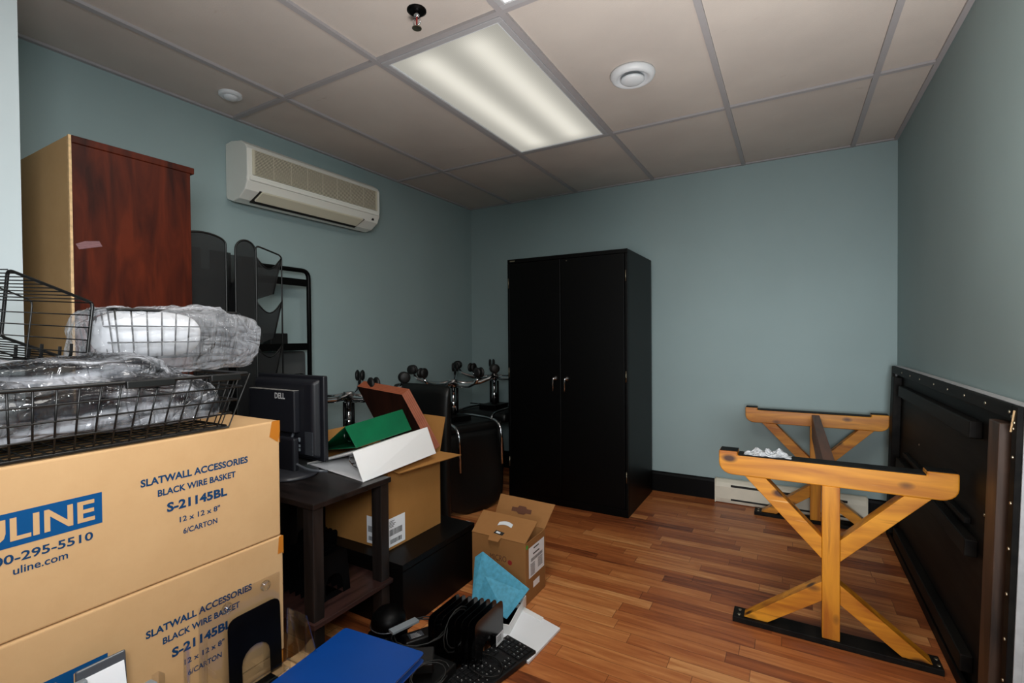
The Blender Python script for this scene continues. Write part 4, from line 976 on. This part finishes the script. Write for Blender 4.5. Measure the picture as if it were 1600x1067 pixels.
def clear_tube():
    t = thing('clear_acrylic_cup', 'clear rounded acrylic piece left of bookend in front of cartons', 'acrylic piece', (-1.14, .59, .285))
    B().grid(lambda u, v: Vector((-1.165+.018*math.cos(2*PI*u), .575+.024*math.sin(2*PI*u), .2855+.190*v)), 24, 4, True).build('clear_wall', M['clear'], t, smooth=True)
    B().lathe([(.001, 0), (.017, 0), (.017, .002), (.001, .002)], (-1.165, .575, .2856), seg=20).build('clear_base', M['clear'], t)
clear_tube()
def blue_binder():
    A, b_, c = Vector((-1.142, .976, .2865)), Vector((-.862, 1.004, .2865)), Vector((-1.118, .690, .2865))
    t = thing('blue_binder', 'glossy blue ring binder lying flat on the low tan carton', 'binder', (-1.0, .85, .2855))
    u = (b_-A).normalized(); w = (c-A).normalized(); n = Vector((0, 0, 1)); Lu, Lw = (b_-A).length, .298
    P = lambda a, q, h: A+u*a*Lu+w*q*Lw+n*h
    def board(z, th, m=0.):
        pts = round_path([P(.5, m, z), P(1-m, m, z), P(1-m, 1-m, z), P(m, 1-m, z), P(m, m, z), P(.5, m, z)], .012, 4)[1:-1]
        return B().prism(pts, n*th)
    board(.0, .0035).build('cover', M['blue_vinyl'], t, bevel=.001)
    board(.0195, .0040).build('cover', M['blue_vinyl'], t, bevel=.0012)
    B().prism([P(0, 0.01, .0036), P(.012, .01, .0036), P(.012, .99, .0036), P(0, .99, .0036)], n*.0158).build('spine', M['blue_vinyl'], t)
    B().prism([P(.03, .03, .004), P(.95, .03, .004), P(.95, .97, .004), P(.03, .97, .004)], n*.013).build('pages', M['paper'], t)
blue_binder()
def card_stand():
    t = thing('grey_card_holder', 'smoke grey plastic holder with blank white card, at the bottom left', 'card holder', (-1.16, .38, .285))
    mt = Matrix.Translation((-1.150, 0, .2855)) @ Matrix.Rotation(rad(-5), 4, 'Y')
    B().box(-.004, .003, .366, .446, 0, .254, mt).build('back_plate', M['smoke'], t, bevel=.006, seg=3)
    B().prism([mt @ Vector(p) for p in ((.0035, .370, 0), (.0035, .452, 0), (.0035, .441, .236), (.0035, .370, .236))], (.002, 0, 0)).build('white_card', M['paper'], t)
    B().box(.006, .022, .345, .378, 0, .240, mt).build('side_rail', M['grey_plastic'], t, bevel=.003)
    t2 = thing('grey_latch', 'grey plastic clip stand with clear tab beside the white card holder', 'clip', (-1.13, .47, .2855))
    mt2 = Matrix.Translation((-1.125, .462, .2855)) @ Matrix.Rotation(rad(8), 4, 'Z')
    B().box(-.012, .012, -.034, .016, 0, .186, mt2).build('clip_body', M['grey_plastic'], t2, bevel=.004)
    B().box(.010, .014, -.024, .008, .06, .180, mt2).build('clip_window', M['smoke'], t2, bevel=.002)
    B().box(-.010, .010, .016, .030, .150, .192, mt2).build('clear_tab', M['clear'], t2)
card_stand()

# ------------------------------------------------------------------ upside-down office chairs
def chair_upside_down(label, loc, rz, grp='upturned office chairs in the left corner', lean=0., base_rot=0.):
    t = thing('office_chair', label, 'chair', loc, 0, grp)
    F = Matrix.Translation(loc) @ Matrix.Rotation(rz, 4, 'Z') @ Matrix.Rotation(lean, 4, 'X')
    P = lambda x, y, z: F @ Vector((x, y, z))
    # backrest (reaches down to the floor), gently curved and padded; local -y is the back
    def back(u, v):
        a = 2*PI*u; s = abs(math.cos(a))**.35*math.copysign(1, math.cos(a)); c = abs(math.sin(a))**.6*math.copysign(1, math.sin(a))
        z = .0+.52*v; w = (.20+.035*math.sin(PI*min(1, v*1.1)))*(1-.55*max(0, (.14-v)/.14)**2)
        th = .030*(1-.6*abs(2*v-1)**4)
        return P(s*w, -.225-.05*(1-v)+.045*math.sin(PI*v)*(1-abs(s))**1+c*th, z)
    b = B().grid(back, 28, 16, True); b.bm.verts.ensure_lookup_table()
    b.bm.faces.new([b.bm.verts[i*16] for i in range(28)]); b.bm.faces.new([b.bm.verts[i*16+15] for i in range(27, -1, -1)])
    b.build('backrest', M['leather'], t, smooth=True)
    b = B().box(-.235, .235, -.22, .235, .500, .575, F); b.build('seat', M['leather'], t, bevel=.03, seg=4)
    b = B().box(-.075, .075, -.11, .10, .575, .612, F); b.tube([P(-.08, 0, .60), P(-.24, 0, .60)], .005); b.build('tilt_mechanism', M['black_metal'], t, bevel=.004)
    b = B().lathe([(.024, .61), (.024, .70), (.022, .705), (.0135, .705), (.0135, .80), (.024, .80), (.03, .815), (.03, .86), (.001, .862)], (0, 0, 0), seg=16); b.bm.transform(F); b.build('gas_cylinder', M['chrome'], t, smooth=True)
    b = B()
    for x in (-.034, .034): b.tube([P(x, 0, .62), P(x, 0, .80)], .009, 8)
    b.build('cylinder_cover', M['black_metal'], t, smooth=True)
    for k in range(5):
        a = base_rot+2*PI*k/5; d = Vector((math.cos(a), math.sin(a), 0))
        pts = [d*.02+Vector((0, 0, .835)), d*.10+Vector((0, 0, .825)), d*.20+Vector((0, 0, .832)), d*.27+Vector((0, 0, .855)), d*.300+Vector((0, 0, .885))]
        B().tube([F @ p for p in pts], [.020, .018, .0155, .013, .011], 8).build('base_arm', M['chrome'], t, smooth=True)
        q = F @ (d*.300+Vector((0, 0, .890))); e = Vector((-d.y, d.x, 0)); e = (F.to_3x3() @ e).normalized(); dd = (F.to_3x3() @ d).normalized()
        b = B(); b.tube([q, q+Vector((0, 0, .022))], .008, 8); ce = q+Vector((0, 0, .036))+dd*.012
        for s_ in (-1, 1): b.lathe([(.001, -.010), (.026, -.011), (.034, -.004), (.034, .003), (.024, .010), (.001, .011)], ce+e*s_*.016, e*s_, 16)
        b.build('caster', M['rubber'], t, smooth=True)
    for s_ in (-1, 1):
        pts = round_path([P(s_*.05, .08, .590), P(s_*.15, .02, .592), P(s_*.168, -.12, .592), P(s_*.17, -.325, .585), P(s_*.17, -.335, .30)], .09, 7)
        B().tube(pts, .0095, 8).build('arm_tube', M['chrome'], t, smooth=True)
    return t
chair_upside_down('upturned black office chair nearest the monitor, chrome star base on top', (-2.150, 1.880, 0), 0., base_rot=.942)
chair_upside_down('upturned office chair left of cabinet with curved chrome arm tubes', (-2.069, 2.74, 0), rad(70), base_rot=.942)
chair_upside_down('farthest upturned office chair, squeezed between cabinet and back corner', (-2.10, 3.335, 0), 0., base_rot=.942)
def chair_back():
    x0, x1, y = -2.14, -1.712, 2.235
    def back(u, v):
        a = 2*PI*u; sg = lambda x, q: math.copysign(abs(x)**q, x)
        return Vector(((x0+x1)/2+sg(math.cos(a), .35)*(x1-x0)/2*(1-.06*(1-v)), y+sg(math.sin(a), .6)*.042*(1-.5*abs(2*v-1)**5), .002+.878*v-.02*(abs(math.cos(a))**3)*v))
    b = B().grid(back, 36, 18, True); b.bm.verts.ensure_lookup_table()
    b.bm.faces.new([b.bm.verts[i*18] for i in range(36)]); b.bm.faces.new([b.bm.verts[i*18+17] for i in range(35, -1, -1)])
    tag(b.build('chair_back', M['leather'], None, smooth=True), 'black padded leather chair back standing on end behind the veneer boards', 'chair back')
chair_back()

# ------------------------------------------------------------------ baseboard heater
def heater():
    x0, x1, y = -.458, .40, YB-.0145
    t = thing('baseboard_heater', 'cream electric baseboard heater along the back wall behind trestles', 'heater', ((x0+x1)/2, y, 0))
    y0 = y-.052
    b = B().prism([(x0, y, .004), (x0, y0+.010, .004), (x0, y0+.004, .020), (x0, y0, .035), (x0, y0, .115), (x0, y0+.012, .142), (x0, y0+.03, .160), (x0, y, .162)], (x1-x0, 0, 0)); b.build('heater_body', M['heater'], t, bevel=.002)
    B().box(x0+.10, x1-.10, y0-.0012, y0+.004, .118, .132).build('air_slot', M['dark_slot'], t); B().box(x0+.10, x1-.10, y0-.0012, y0+.004, .026, .038).build('air_slot', M['dark_slot'], t)
    B().box(x0-.002, x0+.004, y0-.002, y, .003, .163).build('end_cap', M['heater'], t); B().box(x1-.004, x1+.002, y0-.002, y, .003, .163).build('end_cap', M['heater'], t)
heater()

# ------------------------------------------------------------------ trestle table base and the table top leaning on the wall
def trestle_base():
    t = thing('trestle_table_base', 'honey pine trestle table base with two crossed-leg ends, standing without top', 'table base', (.128, 2.86, 0))
    xl, xr, xc = -.258, .489, .128
    for Y in (2.175, 3.50):
        hy = .034
        # top rail with rounded lower ends
        pts = [(xl, Y-hy, .690), (xl, Y-hy, .640)]+[(xl+.05-.05*math.cos(a), Y-hy, .640-.045*math.sin(a)) for a in [PI/2*k/5 for k in range(1, 6)]]
        pts += [(xr-.05+.05*math.sin(a), Y-hy, .595+.045*(1-math.cos(a))) for a in [PI/2*k/5 for k in range(0, 6)]]+[(xr, Y-hy, .690), (xr-.085, Y-hy, .690), (xr-.085, Y-hy, .676), (xl+.07, Y-hy, .676), (xl+.07, Y-hy, .690)]
        r = B().prism(pts, (0, 2*hy, 0)).build('top_rail', M['pine'], t, bevel=.004)
        b = B(); b.box(xl+.072, xr-.087, Y-hy+.002, Y+hy, .6755, .6795); b.box(xl+.004, xl+.069, Y-hy+.003, Y+hy-.001, .6895, .6925); b.box(xr-.083, xr-.004, Y-hy+.006, Y+hy-.001, .6895, .6925); b.build('black_top_face', M['stain_black'], r)
        B().box(xc-.028, xc+.028, Y-.036, Y+.030, .022, .596).build('post', M['pine_y'], t, bevel=.002)
        for s_ in (-1, 1):
            e = xc+s_*.0285
            # upper brace
            p = [(xc+s_*.29, Y-.03, .5945), (xc+s_*.215, Y-.03, .5945), (e, Y-.03, .398), (e, Y-.03, .318)]
            B().prism(p, (0, .058, 0)).build('brace', M['pine'], t, bevel=.002)
            p = [(xc+s_*.295, Y-.03, .0225), (xc+s_*.210, Y-.03, .0225), (e, Y-.03, .158), (e, Y-.03, .232)]
            B().prism(p, (0, .058, 0)).build('brace', M['pine'], t, bevel=.002)
        f = B().box(xc-.335, xc+.322, Y-.045, Y+.040, 0, .022).build('foot', M['stain_black'], t, bevel=.002)
        for s_ in (-1, 1):
            for yy in (-.02, .018): B().lathe([(.001, 0), (.007, 0), (.006, .002), (.001, .0022)], (xc+s_*.312, Y+yy, .022), seg=12).build('screw_head', M['steel'], f)
    B().box(xc-.020, xc+.020, 2.206, 3.463, .530, .668).build('stretcher', M['pine_dark'], t, bevel=.002)
trestle_base()
random.seed(3)
tag(B().grid(lambda u, v: Vector((-.082+.165*(u-.5)+.012*fbm((u, v, 0), 6, 1), 2.175+.055*(v-.5)+.010*fbm((u, v, 1), 7, 2), .6805+.026*(1-abs(2*v-1)**3)*(1-abs(2*u-1)**3)*(.25+1.5*abs(fbm((u*1.3, v*.6, 3), 3, 5))+.5*abs(fbm((u*4, v*1.2, 1), 3, 8))))), 44, 24).build('crumpled_film', film_mat('crumpled_clear_wrap', .25, (210, 212, 215), .2), None, smooth=True, thick=.0008),
    'crumpled clear plastic wrap lying on the near trestle top rail', 'plastic wrap')
def table_top():
    # leaning almost upright against the right wall, underside toward the room
    t = thing('table_top', 'large table top leaning on right wall, black framed underside showing', 'table top', (.49, 2.65, 0))
    y0, y1, H_ = 1.715, 3.500, .974; base_x = .4785; tilt = math.atan2(.027, H_)
    mt = Matrix.Translation((base_x, 0, .0022)) @ Matrix.Rotation(tilt, 4, 'Y')
    bx = lambda b, a0, a1, c0, c1, h0, h1: b.box(a0, a1, c0, c1, h0, h1, mt)
    # local x: 0 = underside frame face (towards room), + = towards wall
    b = B(); bx(b, .022, .026, y0, y1, .004, H_-.004); b.build('underside_panel', M['stain_black'], t)
    b = B(); bx(b, .026, .040, y0-.002, y1+.002, 0, H_+.002)
    for q in ((y0-.002, y0+.006, 0, H_+.002), (y1-.006, y1+.002, 0, H_+.002)): bx(b, .010, .0262, *q)
    bx(b, .010, .0262, y0+.006, y1-.006, H_-.006, H_+.002); b.build('laminate_top', M['laminate'], t, bevel=.001)
    w = .045
    for q in ((y0, y0+.032, 0, H_), (y1-.032, y1, 0, H_)): b = B(); bx(b, -.004, .0095, *q); b.build('edge_rail', M['stain_black'], t, bevel=.002)
    for q in ((y0+.032, y1-.032, 0, .04), (y0+.032, y1-.032, H_-.04, H_)): b = B(); bx(b, -.004, .0095, *q); b.build('edge_rail', M['stain_black'], t, bevel=.002)
    b = B(); bx(b, -.016, .022, y0+.075, y0+.155, .055, H_-.055); b.build('cleat', M['stain_brown'], t, bevel=.003)
    b = B(); bx(b, -.016, .022, y1-.155, y1-.075, .055, H_-.055); b.build('cleat', M['stain_black'], t, bevel=.003)
    for z in (.855, .475, .10):
        b = B(); bx(b, -.012, .022, y0+.34, y1-.27, z-.028, z+.028); b.build('batten', M['stain_black'], t, bevel=.004)
    for z in (.53,):
        b = B(); bx(b, .004, .022, y0+.42, y1-.35, z, z+.02); b.build('batten', M['stain_black'], t, bevel=.002)
    scr = [(y0+.016, z) for z in (.12, .25, .36, .48, .60, .72, .84, .93)]+[(y, H_-.02) for y in (1.95, 2.15, 2.35, 2.55, 2.8, 3.0, 3.2)]+[(y0+.03, H_-.03), (y0+.05, H_-.02), (y0+.02, H_-.06)]
    for y, z in scr:
        b = B(); b.lathe([(.001, 0), (.0048, 0), (.0042, .002), (.001, .0024)], (0, 0, 0), (-1, 0, 0), 10); b.bm.transform(mt @ Matrix.Translation((-.004, y, z))); b.build('screw_head', M['steel'], t)
    for y, z in ((y0+.18, .30), (y0+.18, .62), (y0+.30, .60), (y0+.17, .74), (y0+.17, .50), (2.5, .62), (2.5, .60), (2.9, .64)):
        b = B(); b.lathe([(.001, 0), (.005, 0), (.004, .002), (.001, .0024)], (0, 0, 0), (-1, 0, 0), 10); b.bm.transform(mt @ Matrix.Translation((.022, y, z))); b.build('screw_head', M['steel'], t)
    b = B(); b.tube([mt @ Vector(p) for p in ((-.006, y0+.012, H_-.012), (-.006, y0+.03, H_-.07))], .0022, 6); b.build('splintered_edge', M['chip'], t)
table_top()
